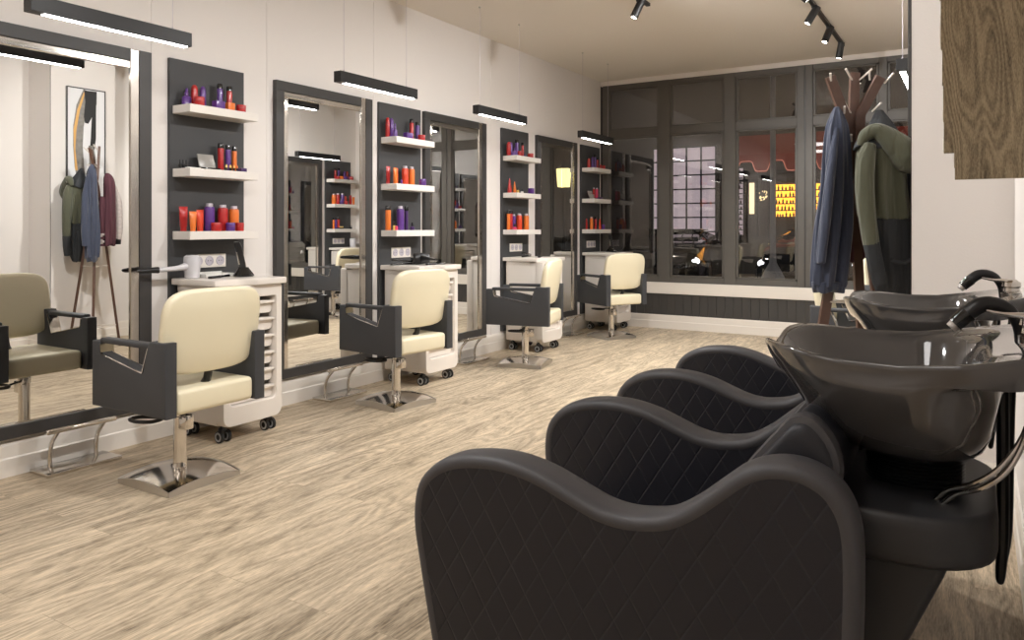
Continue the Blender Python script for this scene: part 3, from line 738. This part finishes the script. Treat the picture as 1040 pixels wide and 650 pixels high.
def make_backwash(label, loc):
    t = thing('backwash_unit', label, 'shampoo chair', loc, 0, 'black backwash units')
    P = smooth_poly(SEAM, 4); N = normals(P)
    for vc, nm in ((-.2875,'near'), (.2875,'far')):
        b = B()
        prof = [(-.0405,-.006),(-.042,-.003),(-.0425,.004),(-.040,.011),(-.034,.016),(-.018,.0195),(.0,.0205),(.018,.0195),(.034,.016),(.040,.011),(.0425,.004),(.042,-.003),(.0405,-.006)]
        b.loft([[(p[0]+n[0]*o, vc+y, p[1]+n[1]*o) for y, o in prof] for p, n in zip(P, N)], closed=False)
        b.obj('arm_trim', 'leather_trim', t, smooth=60)
        b = B(); b.prism(P, 'y', vc-.0405, vc+.0405); b.obj('arm_panel', 'quilt_side', t, smooth=30)
    # seat and backrest between the arms
    S = smooth_poly([(-.985,.28),(-.99,.40),(-.975,.445),(-.93,.462),(-.80,.455),(-.65,.435),(-.50,.425),(-.45,.40),(-.45,.28)], 3)
    B().prism(S, 'y', -.242, .242, .006).obj('seat', 'quilt_side', t, smooth=40)
    Bk = smooth_poly([(-.54,.42),(-.50,.53),(-.435,.64),(-.355,.755),(-.285,.845),(-.262,.868),(-.235,.865),(-.205,.825),(-.20,.77),(-.23,.68),(-.29,.58),(-.38,.44)], 3)
    b = B(); rings = []
    n = len(Bk); cx = sum(p[0] for p in Bk)/n; cz = sum(p[1] for p in Bk)/n
    for y, k in ((-.240,.80),(-.238,.90),(-.230,.965),(-.21,1.0),(.21,1.0),(.230,.965),(.238,.90),(.240,.80)):
        rings.append([(cx+(p[0]-cx)*k, y, cz+(p[1]-cz)*k) for p in Bk])
    b.loft(rings); b.obj('backrest', 'leather_dark', t, smooth=60)
    for y in (-.205,.205):
        Q = [(p[0],p[1]) for p in Bk]
        b = B(); NN = normals(Q); b.loft([[(p[0]+nn[0]*o, y+yy, p[1]+nn[1]*o) for yy, o in ((-.024,-.008),(-.02,.006),(.0,.0095),(.02,.006),(.024,-.008))] for p, nn in zip(Q,NN)], closed=False)
        b.obj('backrest_trim', 'leather_trim', t, smooth=60)
    B().prism([(-.93,.04),(-.96,.34),(-.20,.34),(-.22,.04)], 'y', -.235, .235, .01).obj('underseat', 'leather_dark', t)
    C0 = .057
    # pedestal and plate
    ped = [(-.46,.0),(-.46,.40),(-.30,.645),(-.03,.645),(-.045,.60),(-.22,.20),(-.25,.0)]
    B().prism(ped, 'y', C0-.17, C0+.17, .015, 3).obj('pedestal', 'unit_plastic', t)
    pl_ = rr(-.235, .035, C0-.24, C0+.24, .1, 8, rs=(.13,.02,.02,.13))
    b = B(); rings = []
    mx, my = -.10, C0
    for z, k in ((.635,.93),(.638,.975),(.648,.995),(.66,1),(.70,1),(.714,.992),(.721,.97),(.7225,.93)):
        rings.append([(mx+(x-mx)*k, my+(y-my)*k, z) for x, y in pl_])
    b.loft(rings); b.obj('plate', 'unit_plastic', t, smooth=50)
    b = B(); pr = [(0,.715)]
    for k in range(9):
        z = .718+k*.0065; pr += [(.079,z),(.084,z+.0012),(.0855,z+.003),(.084,z+.0048),(.079,z+.0058)]
    pr += [(0,.778)]
    b.lathe(pr, 32, (-.10,C0,0)); b.obj('bellows', 'black_plastic', t, smooth=60)
    # basin
    def loop(xl, xr, hl, hr, zf, e=.55, n=64, ex=.0):
        out = []
        for i in range(n):
            a = 2*PI*i/n; ca, sa = math.cos(a), math.sin(a)
            x = (xl+xr)/2 + (xr-xl)/2*math.copysign(abs(ca)**e, ca)
            u = (x-xl)/(xr-xl); hw = hl + (hr-hl)*min(1, (u*1.5))**.8
            y = hw*math.copysign(abs(sa)**e, sa)
            out.append((x, C0+y, zf(x, y)))
        return out
    def rim(off):
        def f(x, y):
            z = .966 + off + .045*max(0,(x+.14)/.28)**1.4 + .022*max(0,(-x-.16)/.2)**1.5
            if x < -.26: z -= .034*math.exp(-(y/.085)**2)*min(1,(-.26-x)/.08)
            return z
        return f
    rings = [loop(-.17,-.03,.06,.07,lambda x,y:.775,1.0), loop(-.205,.0,.10,.115,lambda x,y:.779,.9), loop(-.245,.018,.13,.165,lambda x,y:.80,.8),
             loop(-.285,.030,.155,.208,lambda x,y:.84+.02*(-x-.1)*2,.72), loop(-.322,.040,.170,.240,lambda x,y:.895+.05*max(0,-x-.1),.66), loop(-.342,.052,.176,.256,lambda x,y:rim(-.045)(min(x,.0),y)-.0,.62),
             loop(-.348,.075,.178,.259,lambda x,y:rim(-.034)(min(x,.06),y)-.012*max(0,x/.05),.58), loop(-.352,.140,.180,.261,lambda x,y:rim(-.026)(x,y)-.022*max(0,min(1,x/.05)),.50), loop(-.360,.144,.181,.264,lambda x,y:rim(-.007)(x,y),.48),
             loop(-.361,.143,.181,.265,rim(0),.48), loop(-.356,.139,.177,.261,rim(.003),.48), loop(-.348,.10,.170,.254,rim(-.002),.52), loop(-.343,.030,.165,.246,rim(-.008),.58), loop(-.335,.014,.160,.238,rim(-.022),.62),
             loop(-.305,.008,.145,.215,lambda x,y:.89+.05*max(0,-x-.1),.68), loop(-.265,.0,.13,.18,lambda x,y:.835,.76), loop(-.22,-.02,.10,.13,lambda x,y:.805,.85), loop(-.16,-.05,.05,.06,lambda x,y:.797,1.0), loop(-.13,-.07,.02,.02,lambda x,y:.795,1.0)]
    B().loft(rings).obj('basin', 'basin_gloss', t, smooth=70)
    B().lathe([(0,.796),(.022,.796),(.024,.799),(.012,.801),(0,.8005)],20,(-.10,C0,0)).obj('drain','chrome',t)
    # mixer tap and hand spray
    fx, fz = .092, .996
    fb = B(); fb.lathe([(0,-.01),(.026,-.01),(.027,.010),(.022,.014),(.021,.024),(.026,.029),(.025,.041),(.015,.047),(0,.049)],24,(fx,C0,fz)); tap = fb.obj('tap_body','chrome',t)
    B().tube([(fx+.012,C0,fz+.040),(fx-.02,C0-.01,fz+.045),(fx-.050,C0-.018,fz+.048),(fx-.075,C0-.024,fz+.053)],[.014,.009,.006,.004],seg=12,sub=4,flat=.7).obj('tap_lever','chrome',tap)
    B().tube([(fx-.020,C0+.01,fz-.02),(fx-.024,C0+.008,fz+.025),(fx-.040,C0,fz+.054),(fx-.062,C0-.005,fz+.064),(fx-.085,C0-.010,fz+.060),(fx-.108,C0-.015,fz+.040)],[.009,.010,.012,.013,.015,.015],seg=14,sub=4).obj('hand_spray','black_plastic',t)
    sh = B().cyl((fx-.103,C0-.014,fz+.045),(fx-.124,C0-.018,fz+.024),.0165,.014); sh.obj('spray_head','black_gloss',t)
    B().cyl((fx-.123,C0-.0175,fz+.0245),(fx-.130,C0-.019,fz+.017),.011,.010).obj('spray_nozzle','peg',t)
    # hoses
    for k, dy in ((0,0),(1,-.018)):
        B().tube([(-.062+k*.012,-.062+dy,.716),(-.040+k*.012,-.070+dy,.742),(.0+k*.012,-.085+dy,.766),(.04+k*.008,-.090+dy,.805),(.075,-.07+dy,.87),(.090,-.02+dy,.955)],.0046,seg=10,sub=5).obj('metal_hose','chrome',t)
    B().tube([(.045,.125,.95),(.046,.13,.80),(.046,.137,.62),(.043,.143,.54),(.042,.150,.515),(.043,.157,.54),(.052,.160,.62),(.055,.165,.80),(.06,.17,.95)],[.011,.011,.011,.009,.006,.009,.011,.011,.011],seg=10,sub=4).obj('drain_hose','black_plastic',t)
    B().cyl((.045,.125,.955),(.046,.127,.90),.0125,seg=12).obj('hose_connector','chrome',t)
    return t
bw = make_backwash('black quilted backwash chair with glossy basin, in the foreground', (0,1.593,0))
dup(bw, (0,1.593+1.053,0), 0, 'black quilted backwash chair with glossy basin, the one behind the foreground one')

# ------------------------------------------------------------------ oak board hung in front of the pier
t = thing('oak_wall_board', 'rough oak plank board with stepped left edge at the top right', 'wall panel', (XR, 3.0, 1.363))
edges = [(0,.040,-.206),(.040,.092,-.2075),(.092,.20,-.2385),(.20,.325,-.2400),(.325,.45,-.2430),(.45,.62,-.2475),(.62,.80,-.2510),(.80,1.02,-.2550),(1.02,1.25,-.2585),(1.25,1.644,-.2620)]
for z0,z1,x in edges:
    B().box(x,-.001,-.012,.012,z0,z1,0).obj('oak_plank','oak_board',t,smooth=0)
b = B()
random.seed(3)
for z0,z1,x in edges[1:]:
    zz = z0+.012
    while zz < z1-.012:
        h = min(random.uniform(.03,.07), z1-.006-zz); b.box(x-.0015-random.uniform(0,.0045),-.03,.0125,.022,zz,zz+h*.9,.001,1); zz += h
b.obj('glow_backing','glow_pale',t,smooth=0)  # pale ragged strip whose colour stands in for the glow beside the planks

# ------------------------------------------------------------------ picture on the pier
t = thing('framed_painting', 'tall framed abstract painting of black strokes, seen in the first mirror', 'painting', (-.25,4.29,1.51))
B().box(-.018,-.001,-.185,.185,.005,1.085).obj('canvas','canvas',t,smooth=0)
b = B(); b.box(-.024,0,-.195,-.185,0,1.09,.001); b.box(-.024,0,.185,.195,0,1.09,.001); b.box(-.024,0,-.185,.185,0,.01,.001); b.box(-.024,0,-.185,.185,1.08,1.09,.001)
b.obj('frame','frame_dark',t,smooth=0)
def stroke(path, w, m, x):
    L_, Rr = [], []
    for i,(y,z) in enumerate(path):
        a, c = path[max(i-1,0)], path[min(i+1,len(path)-1)]; dy, dz = c[0]-a[0], c[1]-a[1]; l = math.hypot(dy,dz)
        ww = w[i]/2 + random.uniform(-.004,.004); L_.append((y-dz/l*ww, z+dy/l*ww)); Rr.append((y+dz/l*ww, z-dy/l*ww))
    pts = L_+Rr[::-1]
    B().prism([(min(.183,max(-.183,p[0])),min(1.08,max(.008,p[1]))) for p in pts],'x',x-.0012,x).obj('brush_stroke',m,t,smooth=0)
stroke([(.02,1.07),(-.05,.90),(-.08,.70),(-.085,.50),(-.07,.30),(-.04,.10),(-.03,.03)],[.10,.10,.10,.10,.09,.08,.07],'ink_grey',-.019)
stroke([(-.02,1.05),(-.08,.86),(-.115,.66),(-.118,.46),(-.10,.26)],[.02]*5,'ochre',-.0203)
stroke([(.04,1.07),(.045,.95),(.01,.80),(.0,.74)],[.13,.12,.08,.03],'ink',-.0205)
stroke([(.07,1.0),(.075,.80),(.07,.60),(.05,.42),(.05,.30)],[.05,.05,.05,.05,.04],'ink',-.0207)
stroke([(.045,.52),(.06,.40),(.055,.22)],[.05,.06,.05],'ink_grey',-.021)

# ------------------------------------------------------------------ coat stand
AZ = math.atan(470/770)
st = thing('coat_stand', 'walnut coat stand with white pegs standing left of the pier', 'coat stand', (-.54,4.23,0), AZ)
def plank(path, w, th, name, par):
    # flat strip following a path; wide face turned by the path's azimuth
    b = B(); rings = []
    for i,p in enumerate(path):
        T = (Vector(path[min(i+1,len(path)-1)])-Vector(path[max(i-1,0)])).normalized()
        s_ = Vector((T.y,-T.x,0)); s_ = s_.normalized() if s_.length>1e-3 else Vector((1,0,0))
        s_ = Vector((1,0,0)) if abs(s_.x)>.0 and par=='x' else s_
        n_ = T.cross(s_).normalized(); s_ = n_.cross(T)
        c = Vector(p); rings.append([c+s_*w/2*a+n_*th/2*q for a,q in ((1,1),(-1,1),(-1,-1),(1,-1))])
    b.loft(rings); return b
LEG = {'a':[(-.132,-.05,1.965),(-.005,.0,1.69),(.012,.02,1.60),(.18,.21,0)], 'b':[(.030,.03,2.0),(.012,.015,1.70),(.0,.0,1.60),(-.27,-.02,0)], 'c':[(.128,-.04,1.965),(.045,.0,1.78),(.03,-.01,1.62),(.12,-.24,0)]}
legs = {}
for k,pth in LEG.items():
    legs[k] = plank(pth, .047, .024, k, 'x').obj('leg','walnut',st,smooth=30)
for (x,y,z),(dx,dz) in (((-.132,-.065,1.94),(-.02,.03)),((-.052,-.035,1.78),(-.015,.03)),((-.005,-.012,1.64),(-.02,.03)),((.012,.02,1.96),(-.05,.05)),((.048,.02,1.96),(.05,.05)),((.0,.01,1.79),(-.05,.05)),((.143,-.05,1.93),(.03,.045)),((.075,-.04,1.95),(-.02,.03)),((.09,-.03,1.79),(.03,.04)),((.06,.04,1.79),(.02,.03))):
    B().tube([(x,y,z),(x+dx*.8,y-.03,z+dz*.8),(x+dx,y-.038,z+dz)],[.0045,.005,.006],seg=8).obj('peg','peg',st)
for z,k in ((.82,.55),(.22,.9)):
    def at(L_): 
        p0,p1 = Vector(L_[2]),Vector(L_[3]); u=(p0.z-z)/(p0.z-p1.z); return p0.lerp(p1,u)
    q = [at(LEG[i]) for i in 'abc']
    b = B()
    for i in range(3): b.cyl(q[i],q[(i+1)%3],.005,seg=8)
    b.obj('brace','peg',st)

def drape(rows, name, m, parent, folds=7, amp=.12, seed=0, n=56, capb=True, loc=None, rz=0, dep=.55, subs=1):
    """rows: (z, x_left, x_right, y_centre, depth_factor)"""
    rnd = random.Random(seed); ph = [rnd.uniform(0,6.28) for _ in range(6)]
    # densify
    D_ = []
    for i in range(len(rows)-1):
        p0,p1,p2,p3 = rows[max(i-1,0)],rows[i],rows[i+1],rows[min(i+2,len(rows)-1)]
        for k in range(4):
            u=k/4; D_.append([.5*(2*p1[j]+(-p0[j]+p2[j])*u+(2*p0[j]-5*p1[j]+4*p2[j]-p3[j])*u*u+(-p0[j]+3*p1[j]-3*p2[j]+p3[j])*u**3) for j in range(5)])
    D_.append(list(rows[-1])); rings=[]
    zt, zb = rows[0][0], rows[-1][0]
    for (z,xl,xr,yc,df) in D_:
        hx=(xr-xl)/2; cx=(xl+xr)/2; v=(zt-z)/(zt-zb); A=amp*min(1,.35+v)
        r_=[]
        for i in range(n):
            a=2*PI*i/n
            f=1+A*(math.sin(folds*a+ph[0]+1.2*v)+.6*math.sin((folds*2+1)*a+ph[1]-1.7*v)+.5*math.sin(3*a+ph[2]+2*v))*.6
            r_.append((cx+hx*math.cos(a)*(1+(f-1)*.45), yc+hx*df*math.sin(a)*f, z+(.010*math.sin(4*a+ph[3]) if z<=zb+.02 else 0)))
        rings.append(r_)
    o = B().loft(rings, cap1=capb).obj(name, m, parent, loc, smooth=80, rot=(0,0,rz) if not parent else None)
    if subs: subsurf(o,1)
    return o
# blue jacket
cb = drape([(1.815,-.100,-.075,-.03,.8),(1.78,-.116,-.058,-.03,.9),(1.71,-.142,-.030,-.03,.75),(1.60,-.155,-.018,-.03,.68),(1.40,-.168,-.010,-.03,.62),(1.20,-.195,-.014,-.03,.6),(1.05,-.210,-.028,-.03,.6),(.95,-.216,-.040,-.03,.58),(.90,-.215,-.045,-.03,.56)],'blue_jacket','blue_cloth',None,folds=7,amp=.42,seed=2,loc=(-.54,4.23,0),rz=AZ)
tag(cb,'navy blue knit jacket hanging on the left of the coat stand','jacket')
o = drape([(.925,-.218,-.042,-.03,.58),(.90,-.216,-.046,-.03,.57),(.872,-.212,-.050,-.03,.55)],'hem_band','blue_cloth',cb,folds=8,amp=.12,seed=2)
b = B().tube([(-.105,-.065,1.70),(-.140,-.085,1.5),(-.170,-.09,1.25),(-.190,-.085,1.05),(-.192,-.085,1.02)],[.014,.028,.032,.028,.024],seg=14,sub=4,flat=.8).obj('sleeve','blue_cloth',cb,smooth=80)
# green hooded jacket (stands a little nearer the camera)
gj = drape([(1.785,.068,.100,-.12,.8),(1.755,.05,.115,-.13,.8),(1.70,.02,.150,-.14,.8),(1.64,-.03,.175,-.15,.8),(1.585,-.06,.185,-.155,.7)],'hooded_jacket','grey_cloth',None,folds=5,amp=.10,seed=5,loc=(-.54,4.23,0),rz=AZ)
tag(gj,'olive green and charcoal hooded jacket on the right of the coat stand','jacket')
drape([(1.62,-.035,.155,-.16,.7),(1.55,-.045,.195,-.165,.62),(1.42,-.048,.205,-.165,.6),(1.30,-.045,.215,-.165,.6),(1.235,-.035,.222,-.165,.6)],'upper_body','green_cloth',gj,folds=7,amp=.27,seed=8)
drape([(1.245,-.036,.221,-.165,.6),(1.18,-.020,.232,-.165,.6),(1.05,.005,.245,-.165,.58),(.95,.025,.250,-.165,.55),(.885,.045,.225,-.165,.5),(.865,.055,.205,-.165,.45)],'lower_body','grey_cloth',gj,folds=7,amp=.22,seed=8)
B().tube([(-.01,-.22,1.60),(-.035,-.235,1.52),(-.045,-.24,1.40),(-.035,-.245,1.26),(-.015,-.245,1.12)],[.03,.042,.044,.04,.037],seg=16,sub=4).obj('sleeve','green_cloth',gj,smooth=80)
B().tube([(-.015,-.245,1.125),(.005,-.245,1.03),(.03,-.24,.93)],[.037,.036,.031],seg=16,sub=4).obj('cuff','grey_cloth',gj,smooth=80)
B().tube([(.18,-.18,1.58),(.215,-.19,1.48),(.245,-.19,1.30),(.262,-.19,1.10),(.262,-.19,.92)],[.03,.042,.042,.038,.034],seg=16,sub=4).obj('sleeve','grey_cloth',gj,smooth=80)
# front placket pocket
B().tube([(.075,-.262,1.045),(.12,-.268,1.03),(.165,-.262,1.045)],.010,seg=8,sub=3).obj('pocket_flap','grey_cloth',gj)
# hood : folded lobe falling to the right
hp = [(-.045,-.20,1.600),(-.030,-.215,1.645),(.01,-.23,1.665),(.05,-.235,1.645),(.10,-.245,1.60),(.145,-.245,1.555),(.180,-.235,1.515),(.200,-.22,1.485)]
o = B().tube(hp,[.018,.030,.038,.048,.062,.076,.072,.040],seg=20,sub=4,flat=1.0).obj('hood','green_cloth',gj,smooth=80)
# maroon jacket behind
mj = drape([(1.74,.0,.03,.10,.8),(1.70,-.035,.065,.11,.8),(1.6,-.07,.10,.12,.6),(1.35,-.085,.115,.12,.5),(1.10,-.085,.12,.12,.5),(1.02,-.08,.115,.12,.48)],'varsity_jacket','maroon_cloth',None,folds=6,amp=.22,seed=11,loc=(-.54,4.23,0),rz=AZ)
tag(mj,'maroon jacket with pale sleeves hanging behind the other coats','jacket')
B().tube([(.07,.15,1.62),(.11,.19,1.45),(.12,.20,1.2),(.115,.19,1.08)],[.025,.040,.038,.034],seg=14,sub=3).obj('sleeve','pale_sleeve',mj,smooth=80)
B().tube([(-.04,.06,1.50),(-.045,.055,1.30),(-.03,.05,1.14)],[.028,.036,.032],seg=14,sub=3).obj('sleeve','maroon_cloth',mj,smooth=80)
for zz in (1.12,1.085,1.05,1.015):
    B().lathe([(0,0),(.032,0),(.034,.010),(.032,.022),(0,.022)],16,(-.03,.05,zz)).obj('cuff_band','maroon_cloth' if int(round(zz*1000))%2 else 'pale_sleeve',mj)
B().tube([(.115,.19,1.09),(.115,.19,1.03)],[.034,.030],seg=14).obj('cuff_band','black_plastic',mj)

# ------------------------------------------------------------------ ceiling tracks with spots
def add_spot(loc, d, power, ang, par=None, blend=.8, rad=.04, col=(1,.995,.985)):
    l = bpy.data.lights.new('spot','SPOT'); l.energy = power; l.spot_size = R(ang); l.spot_blend = blend; l.shadow_soft_size = rad; l.color = col
    o = bpy.data.objects.new('spot_lamp', l); COL.objects.link(o); o.location = loc; o.rotation_euler = Vector(d).to_track_quat('-Z','Y').to_euler(); return o
def make_track(label, x, y0, y1, heads):
    t = thing('ceiling_spot_track', label, 'track light', (x, y0, ZC))
    B().box(-.017,.017,0,y1-y0,-.026,0,.002,1).obj('rail','black_metal',t,smooth=0)
    for (y, d, pw, ang) in heads:
        d = Vector(d).normalized(); piv = Vector((0, y-y0, -.075))
        b = B(); b.box(-.014,.014,y-y0-.03,y-y0+.03,-.042,-.026,.002); b.cyl((0,y-y0,-.042),(0,y-y0,-.078),.006,seg=10)
        top = piv - d*.055; bot = piv + d*.095
        b.cyl(top, bot, .031, seg=24); h = b.obj('spot_head','black_metal',t)
        B().cyl(bot+d*.0005, bot+d*.0015, .020, seg=20).obj('lens','lens',h)
        w = Vector((x, y0, ZC)) + bot + d*.012
        if pw: add_spot(w, d, pw, ang)
    return t
SP = 105
make_track('black ceiling track with three spotlights near the window, right of centre', -1.11, .6, 8.08, [(7.92,(-.18,.1,-1),SP*.6,95),(7.22,(-.30,-.25,-.9),SP*.7,95),(6.50,(-.50,-.1,-.85),SP,100),
    (5.85,(.7,.35,-.7),SP*.9,100),(5.2,(-.9,.25,-.75),SP*1.1,110),(4.5,(.3,.8,-.6),SP*1.3,100),(3.9,(-.9,.1,-.75),SP,110),(2.4,(-.85,.1,-.8),SP*.8,110),(1.0,(-.85,.1,-.8),SP*.8,110)])  # unseen heads; those aimed right are added to brighten the opposite wall
make_track('black ceiling track ending in one spotlight at the top centre', -2.25, .2, 5.80, [(5.60,(-.35,-.2,-.85),SP*.7,100),(5.0,(.5,.8,-.75),SP*1.5,115),(4.2,(.9,.3,-.7),SP*1.4,110),(2.8,(.8,.7,-.7),SP*1.4,110),(1.2,(.3,.3,-.9),SP*.7,100)])  # heads before the end one are unseen, added to brighten the pier side
# unseen flat ceiling panels behind the camera, added as fill light
for (x,y) in ((-2.9,-1.3),(-1.0,-1.3),(-2.9,.3),(-1.0,.3)):
    t = thing('ceiling_fill', 'unseen flat square fill light added behind the camera', 'fill light', (x,y,ZC), 0, 'added fill lights behind the camera')
    B().box(-.36,.36,-.36,.36,-.05,0,.004).obj('housing','white_trim',t,smooth=0)
    B().box(-.34,.34,-.34,.34,-.054,-.0502).obj('diffuser','fill_panel',t,smooth=0)
# ------------------------------------------------------------------ the street outside
struct(B().box(-14,8,YW+.14,11.6,-.16,-.02).obj('pavement','pavement',smooth=0))
struct(B().box(-14,8,11.6,17.2,-.16,-.021).obj('street','street',smooth=0))
struct(B().box(-14,8,17.2,20,-.16,.0).obj('far_pavement','pavement',smooth=0))
FY = 20.0
t = thing('opposite_shopfront','dark restaurant building across the street with lit windows','building',(0,FY,0))
b = B(); b.box(-13,8,0,.4,-.02,9); b.obj('facade_wall','facade',t,smooth=0)
# tall lavender multi-pane window
b = B(); b.box(-7.6,-5.85,-.03,.0,.35,3.35); w = b.obj('lit_window','curtain_lit',t,smooth=0)
b = B()
for x in (-7.6,-7.05,-6.65,-6.25,-5.85): b.box(x-.02,x+.02,-.07,-.03,.35,3.35)
for k in range(9): b.box(-7.62,-5.83,-.075,-.035,.33+k*.38-.018,.33+k*.38+.018)
b.obj('glazing_bars','black_metal',w,smooth=0)
b = B(); b.box(-7.9,8,-.05,-.0,-.02,.95); b.obj('lower_boarding','facade_lower',t,smooth=0)
# bar windows with shelves of bottles
def bar_shelf(x0,x1,z0,z1,n,parent,mat_):
    B().box(x0,x1,-.05,-.02,z0,z1).obj('lit_opening',mat_,parent,smooth=0)
    b = B()
    for k in range(n+1):
        z = z0+(z1-z0)*k/n; b.box(x0,x1,-.12,-.05,z-.014,z+.014)
    b.obj('bar_shelf','black_metal',parent,smooth=0)
    rnd = random.Random(int(x0*10)); b = B()
    for k in range(n):
        z = z0+(z1-z0)*k/n+.015; x = x0+.03
        while x < x1-.03:
            h = (z1-z0)/n*rnd.uniform(.45,.8); b.lathe([(0,0),(.024,0),(.024,h*.6),(.009,h*.75),(.009,h),(0,h)],8,(x,-.085,z)); x += rnd.uniform(.06,.11)
    s_ = b.obj('bar_bottles','bottle_dark',parent,smooth=0); s_['kind']='stuff'
bar_shelf(-4.45,-3.05,1.46,2.30,5,t,'amber_lit')
bar_shelf(-2.95,-1.5,1.46,2.30,5,t,'amber_lit')
bar_shelf(-5.62,-5.15,1.0,2.75,13,t,'curtain_lit')
B().box(-4.98,-4.86,-.06,-.02,1.55,2.35).obj('lit_strip','bright_lit',t,smooth=0)
b = B(); rnd = random.Random(4)
for k in range(26): b.ell((-4.62+rnd.uniform(-.1,.1),-.10+rnd.uniform(-.03,.03),2.02+rnd.uniform(-.13,.12)),.012,.012,.02,8)
ch_ = b.obj('chandelier','bright_lit',t,smooth=0); B().cyl((-4.62,-.1,2.1),(-4.62,-.1,2.75),.006).obj('hanging_rod','black_metal',ch_,smooth=0)
b = B()
for x in (-5.75,-5.08,-4.75,-4.47,-3.7,-3.0,-2.2,-1.45): b.box(x-.03,x+.03,-.16,-.1,.95,2.62)
b.box(-5.75,-1.4,-.16,-.1,2.38,2.44); b.box(-5.75,-1.4,-.16,-.1,2.60,2.66); b.obj('shop_window_bars','black_metal',t,smooth=0)
b = B(); b.box(-5.75,-1.4,-.16,-.1,.9,.97); b.obj('shop_sill','frame_dark',t,smooth=0)
# scalloped awning
aw = thing('scalloped_awning','dark red scalloped awning across the street with light piping','awning',(0,FY-.9,2.55))
b = B(); b.prism([(0,.42),(.88,1.0),(.88,1.03),(0,.45)],'x',-5.4,.8); b.obj('canopy','awning_red',aw,smooth=0)
sc = []; x=-5.4
pts=[]; pip=[]
while x < .8:
    for i in range(24):
        u=i/24; pts.append((x+u*.74, .26-.26*(.5+.5*math.tanh(3.2*math.sin(2*PI*u)))))
    x+=.74
b = B(); b.prism([(-5.4,.44)]+[(p[0],p[1]) for p in pts]+[(pts[-1][0],.44)],'y',-.012,.0); b.obj('valance','awning_red',aw,smooth=0)
B().tube([(p[0],-.02,p[1]+.03) for p in pts],.010,seg=6).obj('piping','neon_pink',aw,smooth=0)
# lamp post
t = thing('lamp_post','slender pale lamp post with flared foot on the near pavement','lamp post',(-2.42,11.0,-.02))
B().lathe([(0,0),(.16,0),(.16,.52),(.12,.60),(.052,.72),(.042,.8),(.038,4.2),(0,4.2)],8).obj('post','pole_paint',t)
# wall lantern
t = thing('street_lantern','yellow lit street lantern outside, seen in the mirror by the window','lantern',(-.63,14.0,-.021))
B().lathe([(0,0),(.10,0),(.08,.3),(.04,.5),(.035,1.92),(.10,2.0),(.10,2.04),(0,2.04)],12).obj('post','black_metal',t)
for s_ in (-1,1): B().prism([(s_*.012,2.06),(s_*.10,2.06),(s_*.13,2.44),(s_*.012,2.44)],'y',-.09,.09).obj('lantern_pane','lantern_lit',t,smooth=0)
B().lathe([(0,2.45),(.17,2.45),(.05,2.58),(0,2.64)],4).obj('lantern_cap','black_metal',t)
# parked cars
def make_car(label, loc, rz):
    t = thing('parked_car', label, 'car', loc, rz)
    # length along local y (front at -y), width x +-0.88
    def sec(y, w, z0, z1, wt): return [(-w,y,z0),(-w*1.0,y,z0+(z1-z0)*.55),(-wt,y,z1-.03),(-wt*.85,y,z1),(wt*.85,y,z1),(wt,y,z1-.03),(w*1.0,y,z0+(z1-z0)*.55),(w,y,z0)]
    b = B(); b.loft([sec(-2.15,.62,.32,.62,.55),sec(-2.08,.78,.22,.72,.70),(sec(-1.8,.86,.18,.80,.76)),sec(-1.1,.88,.18,.92,.78),sec(-.8,.88,.18,.98,.78),sec(.9,.88,.18,1.0,.78),sec(1.7,.86,.2,.98,.76),sec(2.1,.78,.28,.9,.7)])
    o = b.obj('car_body','car_paint',t,smooth=50); 
    b = B(); b.loft([sec(-.95,.76,.90,.95,.72),sec(-.2,.75,.9,1.12,.60),sec(.3,.75,.9,1.18,.58),sec(1.0,.74,.9,1.15,.56),sec(1.85,.72,.88,.96,.66)]); b.obj('cabin_glass','car_glass',t,smooth=40)
    b = B(); b.box(-.56,.56,-.1,1.1,1.16,1.19,.012); b.obj('roof','car_paint',t)
    for s_ in (-1,1):
        B().ell((s_*.62,-2.02,.62),.17,.09,.085,16).obj('headlight','headlight',t)
        for y in (-1.35,1.4):
            w = B().tube([(s_*.70,y,.31),(s_*.89,y,.31)],.32,seg=24).obj('wheel','rubber',t); B().tube([(s_*.885,y,.31),(s_*.895,y,.31)],.2,seg=16).obj('hubcap','steel',w)
    B().box(-.45,.45,-2.17,-2.1,.34,.5,.01).obj('grille','black_metal',t)
    return t
c = make_car('black parked car with lit headlight behind the left window pane', (-5.3,15.1,-.021), R(10))
dup(c, (-2.45,15.0,-.021), R(4), 'black parked car farther off, beside the lamp post')

# ------------------------------------------------------------------ world and view
w = bpy.data.worlds.new('night'); w.use_nodes = True; w.node_tree.nodes['Background'].inputs[0].default_value = (.010,.011,.016,1); w.node_tree.nodes['Background'].inputs[1].default_value = 1.0; SC.world = w
for (x,y,z,p) in ((-5,13,5.5,260),(0,15,5.5,200)):
    l = bpy.data.lights.new('street_fill','POINT'); l.energy = p; l.shadow_soft_size=.25; l.color=(1,.85,.7); o = bpy.data.objects.new('street_fill',l); COL.objects.link(o); o.location=(x,y,z)  # unseen point lights added to brighten the awning and street
SC.view_settings.view_transform = 'Standard'; SC.view_settings.look = 'None'; SC.view_settings.gamma = 1; SC.view_settings.use_curve_mapping = False
SC.view_settings.exposure = 0.25
SC.cycles.use_denoising = True; SC.cycles.max_bounces = 10; SC.cycles.diffuse_bounces = 4; SC.cycles.glossy_bounces = 6; SC.cycles.sample_clamp_indirect = 6; SC.cycles.caustics_reflective = False; SC.cycles.caustics_refractive = False
